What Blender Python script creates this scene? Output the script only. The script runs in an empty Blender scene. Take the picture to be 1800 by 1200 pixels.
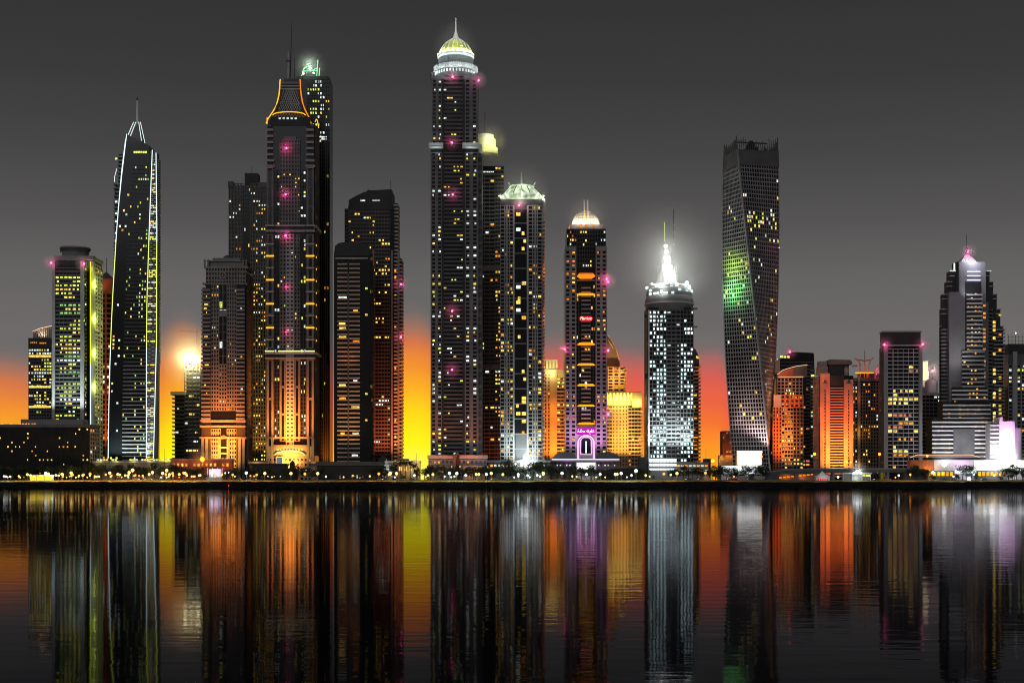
import bpy, bmesh, math, random
from mathutils import Vector, Matrix
C = bpy.context.scene.collection
SC = bpy.context.scene
R = math.radians
K = 0.0004            # tangent of one photograph pixel
CAMH = 4.0            # eye height above the water
HOR = 849.3           # photograph row of the horizon

def lin(r, g, b):
    f = lambda c: (c/255/12.92) if c <= 10 else ((c/255+0.055)/1.055)**2.4
    return (f(r), f(g), f(b), 1.0)

# ---------------------------------------------------------------- camera
cam = bpy.data.cameras.new('camera'); camo = bpy.data.objects.new('camera', cam); C.objects.link(camo)
camo.location = (0, 0, CAMH); camo.rotation_euler = (R(90), 0, 0)
cam.sensor_width = 36; cam.lens = 36/(1800*K); cam.shift_y = (HOR-600)/1800
cam.clip_start = 0.5; cam.clip_end = 40000
SC.camera = camo

# ---------------------------------------------------------------- sky
W = bpy.data.worlds.new('World'); SC.world = W; W.use_nodes = True
nt = W.node_tree; nt.nodes.clear(); N = nt.nodes.new; LK = nt.links.new
out = N('ShaderNodeOutputWorld')
sky = N('ShaderNodeTexSky'); sky.sky_type = 'NISHITA'; sky.sun_disc = False
sky.sun_elevation = R(24); sky.sun_rotation = R(180)
hs = N('ShaderNodeHueSaturation'); hs.inputs['Saturation'].default_value = 0.15; LK(sky.outputs[0], hs.inputs['Color'])
bg1 = N('ShaderNodeBackground'); bg1.inputs[1].default_value = 0.0012; LK(hs.outputs[0], bg1.inputs[0])
tc = N('ShaderNodeTexCoord'); sx = N('ShaderNodeSeparateXYZ'); LK(tc.outputs['Generated'], sx.inputs[0])
def mth(op, a, b=None, c=None):
    n = N('ShaderNodeMath'); n.operation = op
    for i, v in enumerate((a, b, c)):
        if v is None: continue
        if isinstance(v, (int, float)): n.inputs[i].default_value = v
        else: LK(v, n.inputs[i])
    return n.outputs[0]
ex, ey, ez = sx.outputs
hyp = mth('SQRT', mth('ADD', mth('MULTIPLY', ex, ex), mth('MULTIPLY', ey, ey)))
ele = mth('DIVIDE', ez, mth('MAXIMUM', hyp, 0.001))          # tangent of the elevation
azi = mth('ARCTAN2', ex, ey)                                   # 0 straight ahead, + to the right
def ramp(stops, fac, interp='LINEAR'):
    n = N('ShaderNodeValToRGB'); cr = n.color_ramp; cr.interpolation = interp
    stops = sorted(stops)
    while len(cr.elements) < len(stops): cr.elements.new(0.5)
    for e, (p, c) in zip(cr.elements, stops): e.position = p; e.color = c
    LK(fac, n.inputs[0]); return n
# grey dusk, paler towards the horizon
tz = lambda py: (HOR-py)*K*2.0
g1 = ramp([(0.0, lin(112, 107, 106)), (tz(600), lin(107, 104, 103)), (tz(500), lin(99, 97, 96)), (tz(400), lin(82, 80, 80)),
           (tz(280), lin(66, 65, 65)), (tz(150), lin(54, 53, 53)), (tz(0), lin(46, 46, 47)), (1.0, lin(60, 60, 62))], mth('MULTIPLY', ele, 2.0))
# how high the sunset glow reaches, by compass direction
pz = lambda px: math.atan((px-900)*K)/0.8+0.5
def gv(v): return (v, v, v, 1)
gl = ramp([(0.0, gv(0.0)), (pz(-120), gv(0.35)), (pz(0), gv(0.74)), (pz(60), gv(0.72)), (pz(170), gv(0.6)), (pz(260), gv(0.8)), (pz(320), gv(0.96)),
           (pz(420), gv(0.7)), (pz(560), gv(0.6)), (pz(680), gv(0.98)), (pz(730), gv(1.0)), (pz(790), gv(0.9)), (pz(880), gv(0.72)), (pz(970), gv(0.86)),
           (pz(1060), gv(0.82)), (pz(1140), gv(0.8)), (pz(1260), gv(0.8)), (pz(1310), gv(0.55)), (pz(1400), gv(0.12)), (pz(1500), gv(0.0)), (1.0, gv(0.0))],
          mth('ADD', mth('DIVIDE', azi, 0.8), 0.5), 'EASE')
nz = N('ShaderNodeTexNoise'); nz.inputs['Scale'].default_value = 3.0; nz.inputs['Detail'].default_value = 4
mp = N('ShaderNodeMapping'); mp.inputs['Scale'].default_value = (2.0, 2.0, 22.0); LK(tc.outputs['Generated'], mp.inputs[0]); LK(mp.outputs[0], nz.inputs['Vector'])
wob = mth('MULTIPLY', mth('SUBTRACT', nz.outputs[0], 0.5), 0.05)
q = mth('ADD', mth('SUBTRACT', gl.outputs[0], mth('DIVIDE', mth('MAXIMUM', ele, 0.0), 0.124)), mth('ADD', wob, 0.035))
def ga(c, a): return (c[0], c[1], c[2], a)
gL = ramp([(0.0, ga(lin(120, 108, 104), 0)), (0.06, ga(lin(132, 108, 101), 0.3)), (0.14, ga(lin(170, 114, 90), 0.75)), (0.24, ga(lin(216, 118, 66), 1)), (0.36, ga(lin(242, 142, 42), 1)),
           (0.50, ga(lin(253, 175, 25), 1)), (0.62, ga(lin(255, 215, 5), 1)), (0.80, ga(lin(255, 246, 10), 1)), (0.97, ga(lin(255, 250, 90), 1))], q)
gR = ramp([(0.0, ga(lin(120, 108, 104), 0)), (0.06, ga(lin(138, 106, 102), 0.3)), (0.14, ga(lin(182, 100, 93), 0.8)), (0.24, ga(lin(220, 92, 78), 1)), (0.36, ga(lin(235, 98, 62), 1)),
           (0.50, ga(lin(246, 116, 44), 1)), (0.64, ga(lin(255, 150, 30), 1)), (0.85, ga(lin(255, 178, 25), 1))], q)
side = ramp([(pz(840), gv(0)), (pz(1000), gv(1))], mth('ADD', mth('DIVIDE', azi, 0.8), 0.5))
gc = N('ShaderNodeMix'); gc.data_type = 'RGBA'; LK(side.outputs[0], gc.inputs[0]); LK(gL.outputs[0], gc.inputs[6]); LK(gR.outputs[0], gc.inputs[7])
gal = N('ShaderNodeMix'); LK(side.outputs[0], gal.inputs[0]); LK(gL.outputs[1], gal.inputs[2]); LK(gR.outputs[1], gal.inputs[3])
mx = N('ShaderNodeMix'); mx.data_type = 'RGBA'; LK(gal.outputs[0], mx.inputs[0]); LK(g1.outputs[0], mx.inputs[6]); LK(gc.outputs[2], mx.inputs[7])
strk = N('ShaderNodeMix'); strk.data_type = 'RGBA'; strk.blend_type = 'MULTIPLY'; strk.inputs[0].default_value = 1.0
LK(mx.outputs[2], strk.inputs[6]); v = mth('ADD', mth('MULTIPLY', nz.outputs[0], 0.10), 0.95)
cmb = N('ShaderNodeCombineColor'); [LK(v, cmb.inputs[i]) for i in range(3)]; LK(cmb.outputs[0], strk.inputs[7])
bg2 = N('ShaderNodeBackground'); LK(strk.outputs[2], bg2.inputs[0]); bg2.inputs[1].default_value = 1.0
ad = N('ShaderNodeAddShader'); LK(bg1.outputs[0], ad.inputs[0]); LK(bg2.outputs[0], ad.inputs[1]); LK(ad.outputs[0], out.inputs[0])

# ---------------------------------------------------------------- sun (added from the viewer's side for city and sky glow) and exposure
sl = bpy.data.lights.new('front_fill', 'SUN'); sl.energy = 0.30; sl.angle = R(30); sl.color = (0.93, 0.96, 1.0)
so = bpy.data.objects.new('front_fill', sl); C.objects.link(so)
so.rotation_euler = Vector((0.25, 0.9, -0.42)).to_track_quat('-Z', 'Y').to_euler()
SC.view_settings.view_transform = 'Standard'; SC.view_settings.look = 'None'; SC.view_settings.exposure = 0; SC.view_settings.gamma = 1
SC.render.engine = 'CYCLES'
SC.cycles.filter_width = 1.05; SC.cycles.max_bounces = 5; SC.cycles.diffuse_bounces = 2; SC.cycles.glossy_bounces = 3; SC.cycles.volume_bounces = 0
SC.cycles.volume_step_rate = 2.0; SC.cycles.volume_max_steps = 48; SC.cycles.use_light_tree = True; SC.cycles.sample_clamp_indirect = 6.0

# ---------------------------------------------------------------- materials
MATS = {}
def mat(name, col, rough=0.8, spec=0.3, var=0.25, scale=0.08, metal=0.0):
    if name in MATS: return MATS[name]
    m = bpy.data.materials.new(name); m.use_nodes = True; t = m.node_tree; b = t.nodes['Principled BSDF']
    b.inputs['Roughness'].default_value = rough; b.inputs['Specular IOR Level'].default_value = spec; b.inputs['Metallic'].default_value = metal
    co = t.nodes.new('ShaderNodeTexCoord'); n = t.nodes.new('ShaderNodeTexNoise'); n.inputs['Scale'].default_value = scale; n.inputs['Detail'].default_value = 5
    t.links.new(co.outputs['Object'], n.inputs['Vector'])
    r = t.nodes.new('ShaderNodeValToRGB'); r.color_ramp.elements[0].position = 0.3; r.color_ramp.elements[1].position = 0.7
    r.color_ramp.elements[0].color = tuple(c*(1-var) for c in col[:3])+(1,); r.color_ramp.elements[1].color = tuple(min(1, c*(1+var)) for c in col[:3])+(1,)
    t.links.new(n.outputs[0], r.inputs[0]); t.links.new(r.outputs[0], b.inputs['Base Color'])
    MATS[name] = m; return m
def emit(name, rgb, strength=1.0, var=0.0, sample=False, scale=1.6):
    if name in MATS: return MATS[name]
    m = bpy.data.materials.new(name); m.use_nodes = True; t = m.node_tree; t.nodes.clear()
    o = t.nodes.new('ShaderNodeOutputMaterial'); e = t.nodes.new('ShaderNodeEmission'); e.inputs[0].default_value = lin(*rgb)
    e.inputs[1].default_value = strength
    if var:
        oi = t.nodes.new('ShaderNodeObjectInfo'); co = t.nodes.new('ShaderNodeTexCoord'); n = t.nodes.new('ShaderNodeTexNoise'); n.noise_dimensions = '4D'
        n.inputs['Scale'].default_value = scale; n.inputs['Detail'].default_value = 1
        t.links.new(co.outputs['Object'], n.inputs['Vector'])
        ml = t.nodes.new('ShaderNodeMath'); ml.operation = 'MULTIPLY'; ml.inputs[1].default_value = 50; t.links.new(oi.outputs['Random'], ml.inputs[0]); t.links.new(ml.outputs[0], n.inputs['W'])
        mr = t.nodes.new('ShaderNodeMapRange'); mr.inputs['From Min'].default_value = 0.3; mr.inputs['From Max'].default_value = 0.7
        mr.inputs['To Min'].default_value = strength*(1-var); mr.inputs['To Max'].default_value = strength*(1+var)
        t.links.new(n.outputs[0], mr.inputs['Value'])
        m2 = t.nodes.new('ShaderNodeMath'); m2.operation = 'MULTIPLY_ADD'; m2.inputs[1].default_value = 0.7; m2.inputs[2].default_value = 0.6; t.links.new(oi.outputs['Random'], m2.inputs[0])
        m3 = t.nodes.new('ShaderNodeMath'); m3.operation = 'MULTIPLY'; t.links.new(mr.outputs[0], m3.inputs[0]); t.links.new(m2.outputs[0], m3.inputs[1])
        t.links.new(m3.outputs[0], e.inputs[1])
    t.links.new(e.outputs[0], o.inputs[0])
    m.cycles.emission_sampling = 'AUTO' if sample else 'NONE'
    MATS[name] = m; return m
G_ = lambda v, t=1.0: (v*t, v, v*1.03)
GLASS = mat('dark_glass', (0.010, 0.011, 0.013), 0.15, 0.22, 0.3, 0.02)
LIGHTW = mat('pale_concrete', (0.42, 0.415, 0.425), 0.85, 0.3, 0.13, 0.05)
MIDW = mat('grey_concrete', (0.26, 0.257, 0.265), 0.85, 0.3, 0.13, 0.05)
DIMW = mat('charcoal_cladding', (0.12, 0.12, 0.125), 0.7)
DARKW = mat('black_cladding', (0.045, 0.045, 0.048), 0.6)
STONE = mat('sandstone', (0.29, 0.27, 0.265), 0.9)
BRICK = mat('red_brown_stone', (0.36, 0.15, 0.10), 0.9)
WHITE = mat('white_paint', (0.78, 0.78, 0.78), 0.5, 0.4, 0.06)
STEEL = mat('grey_steel', (0.3, 0.3, 0.31), 0.4, 0.5, 0.2, 0.3, 0.6)
BLACK = mat('black_steel', (0.02, 0.02, 0.02), 0.5)
LEAF = mat('dark_foliage', (0.045, 0.06, 0.035), 0.8, 0.2, 0.5, 0.5)
BARK = mat('bark', (0.06, 0.045, 0.035), 0.9)
WARM = emit('warm_window', (255, 212, 95), 1.3, 0.7)
AMBER = emit('amber_window', (255, 155, 45), 1.1, 0.7)
COOL = emit('cool_window', (228, 242, 234), 1.15, 0.7)
LIME = emit('lime_window', (225, 238, 95), 1.1, 0.7)
GREENW = emit('green_window', (165, 228, 130), 0.75, 0.45)
ROSE = emit('rose_window', (235, 130, 95), 0.8, 0.45)
P_WARM = [WARM, WARM, WARM, AMBER, COOL]
P_GREEN = [LIME, LIME, COOL, GREENW, WARM]
P_COOL = [COOL, COOL, COOL, WARM, LIME]
P_MIX = [COOL, WARM, LIME, COOL, WARM, AMBER]
P_FIRE = [AMBER, AMBER, WARM, ROSE]
NEONW = emit('white_light_strip', (225, 245, 240), 1.6)
NEONG = emit('gold_light_strip', (255, 190, 30), 1.5)
NEONO = emit('orange_light_strip', (255, 130, 20), 1.4)
NEONP = emit('violet_light_strip', (255, 190, 250), 1.5)
BRIGHT = emit('white_lamp', (250, 255, 248), 4.0)
WARML = emit('warm_lamp', (255, 205, 100), 4.0)
ORL = emit('orange_lamp', (255, 150, 30), 5.0)
PINK = emit('magenta_beacon', (255, 95, 160), 6.0)

# ---------------------------------------------------------------- mesh helpers
class MB:
    def __init__(s): s.v = []; s.f = []
    def add(s, vs, fs):
        n = len(s.v); s.v += [tuple(x) for x in vs]; s.f += [tuple(i+n for i in f) for f in fs]
    def hexa(s, p): # 8 points: bottom ring 0-3, top ring 4-7
        s.add(p, [(0, 3, 2, 1), (4, 5, 6, 7), (0, 1, 5, 4), (1, 2, 6, 5), (2, 3, 7, 6), (3, 0, 4, 7)])
    def box(s, x0, x1, y0, y1, z0, z1):
        s.hexa([(x0, y0, z0), (x1, y0, z0), (x1, y1, z0), (x0, y1, z0), (x0, y0, z1), (x1, y0, z1), (x1, y1, z1), (x0, y1, z1)])
    def lathe(s, cx, cy, prof, seg=24, a0=0.0, a1=2*math.pi):
        full = abs(a1-a0-2*math.pi) < 1e-6; n = seg if full else seg+1
        vs = []
        for r, z in prof:
            for i in range(n):
                a = a0+(a1-a0)*i/seg; vs.append((cx+r*math.cos(a), cy+r*math.sin(a), z))
        fs = []
        for j in range(len(prof)-1):
            for i in range(seg):
                a = j*n+i; b = j*n+(i+1) % n; fs.append((a, b, b+n, a+n))
        if full:
            fs.append(tuple(range(n-1, -1, -1))); fs.append(tuple((len(prof)-1)*n+i for i in range(n)))
        s.add(vs, fs)
    def tube(s, pts, r, seg=6, r1=None):
        pts = [Vector(p) for p in pts]; rings = []
        for i, p in enumerate(pts):
            d = (pts[min(i+1, len(pts)-1)]-pts[max(i-1, 0)]).normalized()
            up = Vector((0, 0, 1)) if abs(d.z) < 0.9 else Vector((0, 1, 0))
            a = d.cross(up).normalized(); b = d.cross(a)
            rr = r if r1 is None else r+(r1-r)*i/(len(pts)-1)
            rings.append([p+(a*math.cos(t)+b*math.sin(t))*rr for t in (2*math.pi*k/seg for k in range(seg))])
        vs = [v for r_ in rings for v in r_]; fs = []
        for j in range(len(rings)-1):
            for k in range(seg):
                a = j*seg+k; b = j*seg+(k+1) % seg; fs.append((a, b, b+seg, a+seg))
        fs.append(tuple(range(seg-1, -1, -1))); fs.append(tuple((len(rings)-1)*seg+k for k in range(seg)))
        s.add(vs, fs)
    def mesh(s, name, m):
        me = bpy.data.meshes.new(name); me.from_pydata(s.v, [], s.f)
        if m: me.materials.append(m)
        bm = bmesh.new(); bm.from_mesh(me); bmesh.ops.recalc_face_normals(bm, faces=bm.faces); bm.to_mesh(me); bm.free()
        return me
    def build(s, name, m, parent=None, loc=None):
        o = bpy.data.objects.new(name, s.mesh(name, m)); C.objects.link(o)
        if parent: o.parent = parent
        if loc: o.location = loc
        return o
def tag(o, label=None, cat=None, group=None, kind=None):
    for k_, v_ in (('label', label), ('category', cat), ('group', group), ('kind', kind)):
        if v_: o[k_] = v_
    return o
def empty(name, loc, rz=0):
    o = bpy.data.objects.new(name, None); C.objects.link(o); o.location = loc; o.rotation_euler = (0, 0, rz); o.empty_display_size = 1; return o
def copy_tree(o, parent=None):
    c = o.copy(); C.objects.link(c)
    if parent: c.parent = parent
    for ch in list(o.children): copy_tree(ch, c)
    return c
def setloc(o, loc, rz=0, sc=1.0):
    o.location = loc; o.rotation_euler = (0, 0, rz); o.scale = (sc, sc, sc)
UNIT = {}
def unit_box(m):
    if m.name not in UNIT:
        b = MB(); b.box(-.5, .5, -.5, .5, -.5, .5); UNIT[m.name] = b.mesh('window_pane', m)
    return UNIT[m.name]
def lamp(kind, loc, col, watts, parent=None, radius=0.6, aim=None, size=None, spot=None, blend=1.0):
    l = bpy.data.lights.new('lamp_light', kind); l.energy = watts*({'AREA': 0.15, 'POINT': 0.13, 'SPOT': 0.3} if col[2] < 0.1 else {'AREA': 0.3, 'POINT': 0.4, 'SPOT': 0.4})[kind]; l.color = col
    if kind == 'AREA': l.shape = 'RECTANGLE'; l.size, l.size_y = size; l.spread = R(44)
    else: l.shadow_soft_size = radius
    if spot: l.spot_size = spot; l.spot_blend = blend
    o = bpy.data.objects.new('lamp_light', l); C.objects.link(o); o.location = loc
    if aim is not None: o.rotation_euler = (Vector(aim)-Vector(loc)).to_track_quat('-Z', 'Y').to_euler()
    o.visible_glossy = False      # kept out of reflections; many are unseen lights without a lamp mesh
    if parent: o.parent = parent
    return o
def halo_mat(dens):
    nm = 'halo_volume_%g' % dens
    if nm in MATS: return MATS[nm]
    m = bpy.data.materials.new(nm); m.use_nodes = True; t = m.node_tree; t.nodes.clear()
    o = t.nodes.new('ShaderNodeOutputMaterial'); v = t.nodes.new('ShaderNodeVolumePrincipled'); v.inputs['Color'].default_value = (.95, .95, .95, 1)
    c = t.nodes.new('ShaderNodeTexCoord'); g = t.nodes.new('ShaderNodeTexGradient'); g.gradient_type = 'SPHERICAL'
    t.links.new(c.outputs['Object'], g.inputs[0]); k = t.nodes.new('ShaderNodeMath'); k.operation = 'POWER'; k.inputs[1].default_value = 1.3; t.links.new(g.outputs['Fac'], k.inputs[0])
    k2 = t.nodes.new('ShaderNodeMath'); k2.operation = 'MULTIPLY'; k2.inputs[1].default_value = dens; t.links.new(k.outputs[0], k2.inputs[0]); t.links.new(k2.outputs[0], v.inputs['Density'])
    t.links.new(v.outputs[0], o.inputs['Volume']); MATS[nm] = m; return m
GZ = 7.0              # level of the built-up land
def wx(px, Y): return (px-900)*K*Y
def wz(py, Y): return CAMH+(HOR-py)*K*Y

SOLO = set('pilaster podium band pylon corner_turret finial column work_light floodlight stage_lamp flood_lamp pillar pier cornice crown_fin lantern_fin ledge floor_slab deck side_balcony balcony_edge floor_band side_band terrace_wall wall post emblem arch_balcony roof_plant rooftop_block canopy entrance_block foot_wall bay_wall mast light_strip ring_slab core_wall crown_block landing hoist_cage balcony_rail ring_gallery drum crown crown_pier parapet side_wing stair_band vent_stack cladding frieze front_shaft'.split())
SUB = {'dome_rib': 'dome', 'dome_tip': 'dome', 'lantern_rib': 'lantern', 'lantern_fin': 'lantern', 'gallery_rib': 'ring_gallery', 'drum_fin': 'drum', 'crown_fin': 'crown', 'crown_rib': 'crown', 'crown_cap': 'crown', 'crown_pier': 'crown', 'crown_lamp': 'crown',
       'crown_shade_bar': 'crown', 'pyramid_rib': 'pyramid', 'sail_rib': 'sail_roof', 'spire_tip': 'spire', 'side_balcony': 'side_wing', 'emblem': 'pylon', 'sign_letter': 'rooftop_sign', 'roof_soffit': 'roof', 'crown_wall': 'crown', 'counterweight': 'jib'}
def pieces(mb):
    """the separate closed pieces of a mesh builder; past a hundred the rest stay together"""
    n = len(mb.v); par = list(range(n))
    def fd(i):
        while par[i] != i: par[i] = par[par[i]]; i = par[i]
        return i
    for f in mb.f:
        a = fd(f[0])
        for i in f[1:]: par[fd(i)] = a
    grp = {}
    for f in mb.f: grp.setdefault(fd(f[0]), []).append(f)
    gs = list(grp.values())
    if len(gs) > 101: gs = gs[:100]+[[f for g in gs[100:] for f in g]]
    out_ = []
    for g in gs:
        ids = sorted({i for f in g for i in f}); mp_ = {i: k for k, i in enumerate(ids)}; b = MB(); b.add([mb.v[i] for i in ids], [tuple(mp_[i] for i in f) for f in g]); out_.append(b)
    return out_
class Tower:
    """A building: measured in photograph pixels at its own distance, built in metres round an Empty at its foot."""
    def __init__(t, name, label, cat, cx, Y, seed=0, rot=0.0, group=None):
        t.cx, t.Y, t.s = cx, Y, K*Y; t.rng = random.Random(seed+int(cx))
        t.root = empty(name, (wx(cx, Y), Y, GZ), rot); tag(t.root, label, cat, group)
        t.parts = {}; t.nwin = 0; t.over = {}; t.xl = t.xr = cx; t.dF = 0.0; t.nb = 0
    def P(t, px, d, py): return ((px-t.cx)*t.s, d*t.s, CAMH+(HOR-py)*t.s-GZ)
    def mb(t, part, m): return t.parts.setdefault((part, m.name), (MB(), m))[0]
    def box(t, part, m, x0, x1, top, bot, d0, d1):
        a = t.P(x0, d0, bot); b = t.P(x1, d1, top); t.mb(part, m).box(a[0], b[0], a[1], b[1], a[2], b[2])
    def prism(t, part, m, poly, d0, d1):   # outline in px/py pushed back from d0 to d1
        n = len(poly); vs = [t.P(x, d0, y) for x, y in poly]+[t.P(x, d1, y) for x, y in poly]
        t.mb(part, m).add(vs, [tuple(range(n)), tuple(range(2*n-1, n-1, -1))]+[(i, (i+1) % n, (i+1) % n+n, i+n) for i in range(n)])
    def lathe(t, part, m, px, d, prof, seg=24):
        a = t.P(px, d, 0); t.mb(part, m).lathe(a[0], a[1], [(r*t.s, t.P(0, 0, y)[2]) for r, y in prof], seg)
    def tube(t, part, m, pts, r, seg=6, r1=None): t.mb(part, m).tube([t.P(*p) for p in pts], r*t.s, seg, None if r1 is None else r1*t.s)
    def fpt(t, face, u, v, py):
        if face == 'F': return t.P(u, t.dF-v, py)
        if face == 'R': return t.P(t.xr+v, u, py)
        return t.P(t.xl-v, u, py)
    def fbox(t, part, m, face, u0, u1, top, bot, v0, v1):
        a = t.fpt(face, u0, v0, bot); b = t.fpt(face, u1, v1, top)
        t.mb(part, m).box(min(a[0], b[0]), max(a[0], b[0]), min(a[1], b[1]), max(a[1], b[1]), min(a[2], b[2]), max(a[2], b[2]))
    def win(t, face, u0, u1, top, bot, m, v=0.2, name='window'):
        a = t.fpt(face, u0, v, bot); b = t.fpt(face, u1, v, top); th = 0.3*t.s
        c = [(a[i]+b[i])/2 for i in range(3)]; w = abs(b[0]-a[0]) if face == 'F' else abs(b[1]-a[1]); h = abs(b[2]-a[2])
        if t.nwin >= 98:
            mb = t.over.setdefault(m.name, (MB(), m))[0]
            if face == 'F': mb.box(c[0]-w/2, c[0]+w/2, c[1]-th/2, c[1]+th/2, c[2]-h/2, c[2]+h/2)
            else: mb.box(c[0]-th/2, c[0]+th/2, c[1]-w/2, c[1]+w/2, c[2]-h/2, c[2]+h/2)
            return
        t.nwin += 1
        o = bpy.data.objects.new(name, unit_box(m)); C.objects.link(o); o.parent = t.root; o.location = c
        o.scale = (w, th, h) if face == 'F' else (th, w, h)
        return o
    def core(t, x0, x1, top, d0=0, d1=70, bot=845, m=None, part='glazing'):
        t.xl, t.xr, t.dF = x0, x1, d0; t.box(part, m or GLASS, x0, x1, top, bot, d0, d1)
    def facade(t, face, u0, u1, top, bot, fh=7.0, n=4, hs=0.45, vs=0.8, wp=0.4, vp=1.1, m=None, part='cladding', lit=0.1, pal=None, mp=None, skip=None, run=0.35, wv=0.2):
        """fh floor height, n bays, hs height share of the spandrel, wp width share of the pier, vs / vp how far each stands out."""
        m = m or MIDW; mp = mp or m; pal = pal or P_MIX; nf = max(1, int(round((bot-top)/fh))); fh = (bot-top)/nf; pw = (u1-u0)/n
        if hs > 0:
            for i in range(nf+1):
                y = top+i*fh; t.fbox(part, m, face, u0, u1, y-hs*fh*0.5 if i else y, min(bot, y+hs*fh*0.5), 0, vs)
        if wp > 0:
            for j in range(n+1):
                c = u0+j*pw; a, b = max(u0, c-wp*pw/2), min(u1, c+wp*pw/2); t.fbox(part if mp is m else part+'_pier', mp, face, a, b, top, bot, 0, vp)
        for i in range(nf):
            j = 0
            while j < n:
                p = lit(i/nf, j) if callable(lit) else lit
                if t.rng.random() < p*0.95:
                    k_ = 1; mm = t.rng.choice(pal)
                    while j+k_ < n and t.rng.random() < run: k_ += 1
                    for q_ in range(k_):
                        y0 = top+i*fh+hs*fh*0.5+0.05*fh; y1 = top+(i+1)*fh-hs*fh*0.5-0.02*fh
                        a = u0+(j+q_)*pw+wp*pw/2; b = u0+(j+q_+1)*pw-wp*pw/2
                        y0 += 0.08*fh; q3 = (b-a)*0.12; a += q3; b -= q3; sh = t.rng.random()
                        if sh < 0.25: b = a+(b-a)*0.6
                        elif sh < 0.4: a = a+(b-a)*0.4
                        if b-a > 0.4: t.win(face, a, b, y0, y1, mm, v=wv)
                    j += k_
                else: j += 1
    def balconies(t, face, u0, u1, top, bot, fh=7.0, out=2.2, hh=0.42, m=None, every=1, name='balcony', mm=None):
        """One balcony slab with its parapet per floor; each is a part of its own."""
        nf = max(1, int(round((bot-top)/fh))); fh = (bot-top)/nf; me = None
        for i in range(0, nf, every):
            y = top+(i+1)*fh
            if me is None:
                b = MB(); a0 = t.fpt(face, u0, 0, y); a1 = t.fpt(face, u1, out, y-hh*fh); w0 = t.fpt(face, u0, out-0.5, y)
                org = a0
                X0, X1 = sorted((a0[0], a1[0])); Y0, Y1 = sorted((a0[1], a1[1])); H = a1[2]-a0[2]
                b.box(X0-org[0], X1-org[0], Y0-org[1], Y1-org[1], 0, H*0.35)
                if face == 'F': b.box(X0-org[0], X1-org[0], Y0-org[1], Y0-org[1]+0.4*t.s, H*0.35, H)
                elif face == 'R': b.box(X1-org[0]-0.4*t.s, X1-org[0], Y0-org[1], Y1-org[1], H*0.35, H)
                else: b.box(X0-org[0], X0-org[0]+0.4*t.s, Y0-org[1], Y1-org[1], H*0.35, H)
                me = b.mesh(name, m or MIDW)
            o = bpy.data.objects.new(name, me); C.objects.link(o); o.parent = t.root; o.location = t.fpt(face, u0, 0, y)
    def beacon(t, px, py, d=-3.0, watts=900, r=1.7):
        b = MB(); b.lathe(0, 0, [(r*t.s*math.sin(a), -r*t.s*math.cos(a)) for a in [0.05+i*(math.pi-0.1)/6 for i in range(7)]], 10)
        o = b.build('beacon', PINK, t.root, t.P(px, d, py)); p = t.P(px, d-1.5, py)
        lamp('POINT', p, (1.0, 0.05, 0.28), watts*6, t.root, 0.5)
        if watts >= 700: t.mist(px, py, 17, .05, d-3)
    def light(t, px, d, py, col, watts, radius=0.6, aim=None, spot=None, kind=None, size=None):
        return lamp(kind or ('SPOT' if spot else 'POINT'), t.P(px, d, py), col, watts, t.root, radius, t.P(*aim) if aim else None, size, spot)
    def wash(t, px, py, col, watts, cone=100, d=-60, to=None):
        """an unseen spot added in mid-air to brighten the lower storeys"""
        t.light(px, d, min(py+40, 818), col, watts, aim=(px, 0, to or py), spot=R(cone))
    def flood(t, x0, x1, col, watts, py=828, d=-14, up=120, depth=0):
        """a row of ground floodlights raking up a facade"""
        t.light((x0+x1)/2, d, py, col, watts, aim=((x0+x1)/2, depth, py-up), kind='AREA', size=((x1-x0)*t.s, 1.2))
    def mist(t, px, py, r, dens, d=0):
        """thin night mist added to draw the halo round a bright lamp, thinning outwards"""
        b = MB(); b.lathe(0, 0, [(math.sin(a), -math.cos(a)) for a in [.05+i*(math.pi-.1)/10 for i in range(11)]], 16)
        o = b.build('mist', halo_mat(dens)); q = t.P(px, d, py); rz = t.root.rotation_euler[2]
        o.location = Vector(t.root.location)+Vector(q); o.scale = (r*t.s,)*3; tag(o, kind='stuff')
    def done(t):
        made = {}
        for (part, _), (mb, m) in t.parts.items():
            for k_, piece in enumerate(pieces(mb) if part in SOLO else [mb]):
                o = piece.build(part, m, t.root); made.setdefault(part, o)
                if k_ == 100: tag(o, kind='stuff')
        for o in list(t.root.children):
            up = SUB.get(o.name.split('.')[0])
            if up in made and made[up] is not o: o.parent = made[up]
        for _, (mb, m) in t.over.items(): tag(mb.build('window', m, t.root), kind='stuff')
        return t.root
ORANGE = (1.0, 0.22, 0.015); AMB = (1.0, 0.42, 0.05); RED = (1.0, 0.16, 0.05); CW = (0.85, 1.0, 0.97); VIO = (0.95, 0.45, 1.0); GRN = (0.25, 1.0, 0.2)
# ================================================================ setting: water, land, bank
def grid_mesh(name, xs, ys, zf, m):
    vs = [(x, y, zf(x, y)) for y in ys for x in xs]; nx = len(xs)
    fs = [(j*nx+i, j*nx+i+1, (j+1)*nx+i+1, (j+1)*nx+i) for j in range(len(ys)-1) for i in range(nx-1)]
    b = MB(); b.add(vs, fs); return b.build(name, m)
wm = bpy.data.materials.new('night_water'); wm.use_nodes = True; t_ = wm.node_tree; t_.nodes.clear()
o_ = t_.nodes.new('ShaderNodeOutputMaterial')
gl_ = t_.nodes.new('ShaderNodeBsdfGlossy'); gl_.inputs['Color'].default_value = (0.47, 0.47, 0.51, 1); gl_.inputs['Roughness'].default_value = 0.04
df_ = t_.nodes.new('ShaderNodeBsdfDiffuse'); df_.inputs['Color'].default_value = (0.006, 0.007, 0.009, 1)
fr_ = t_.nodes.new('ShaderNodeFresnel'); fr_.inputs['IOR'].default_value = 1.04
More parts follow.
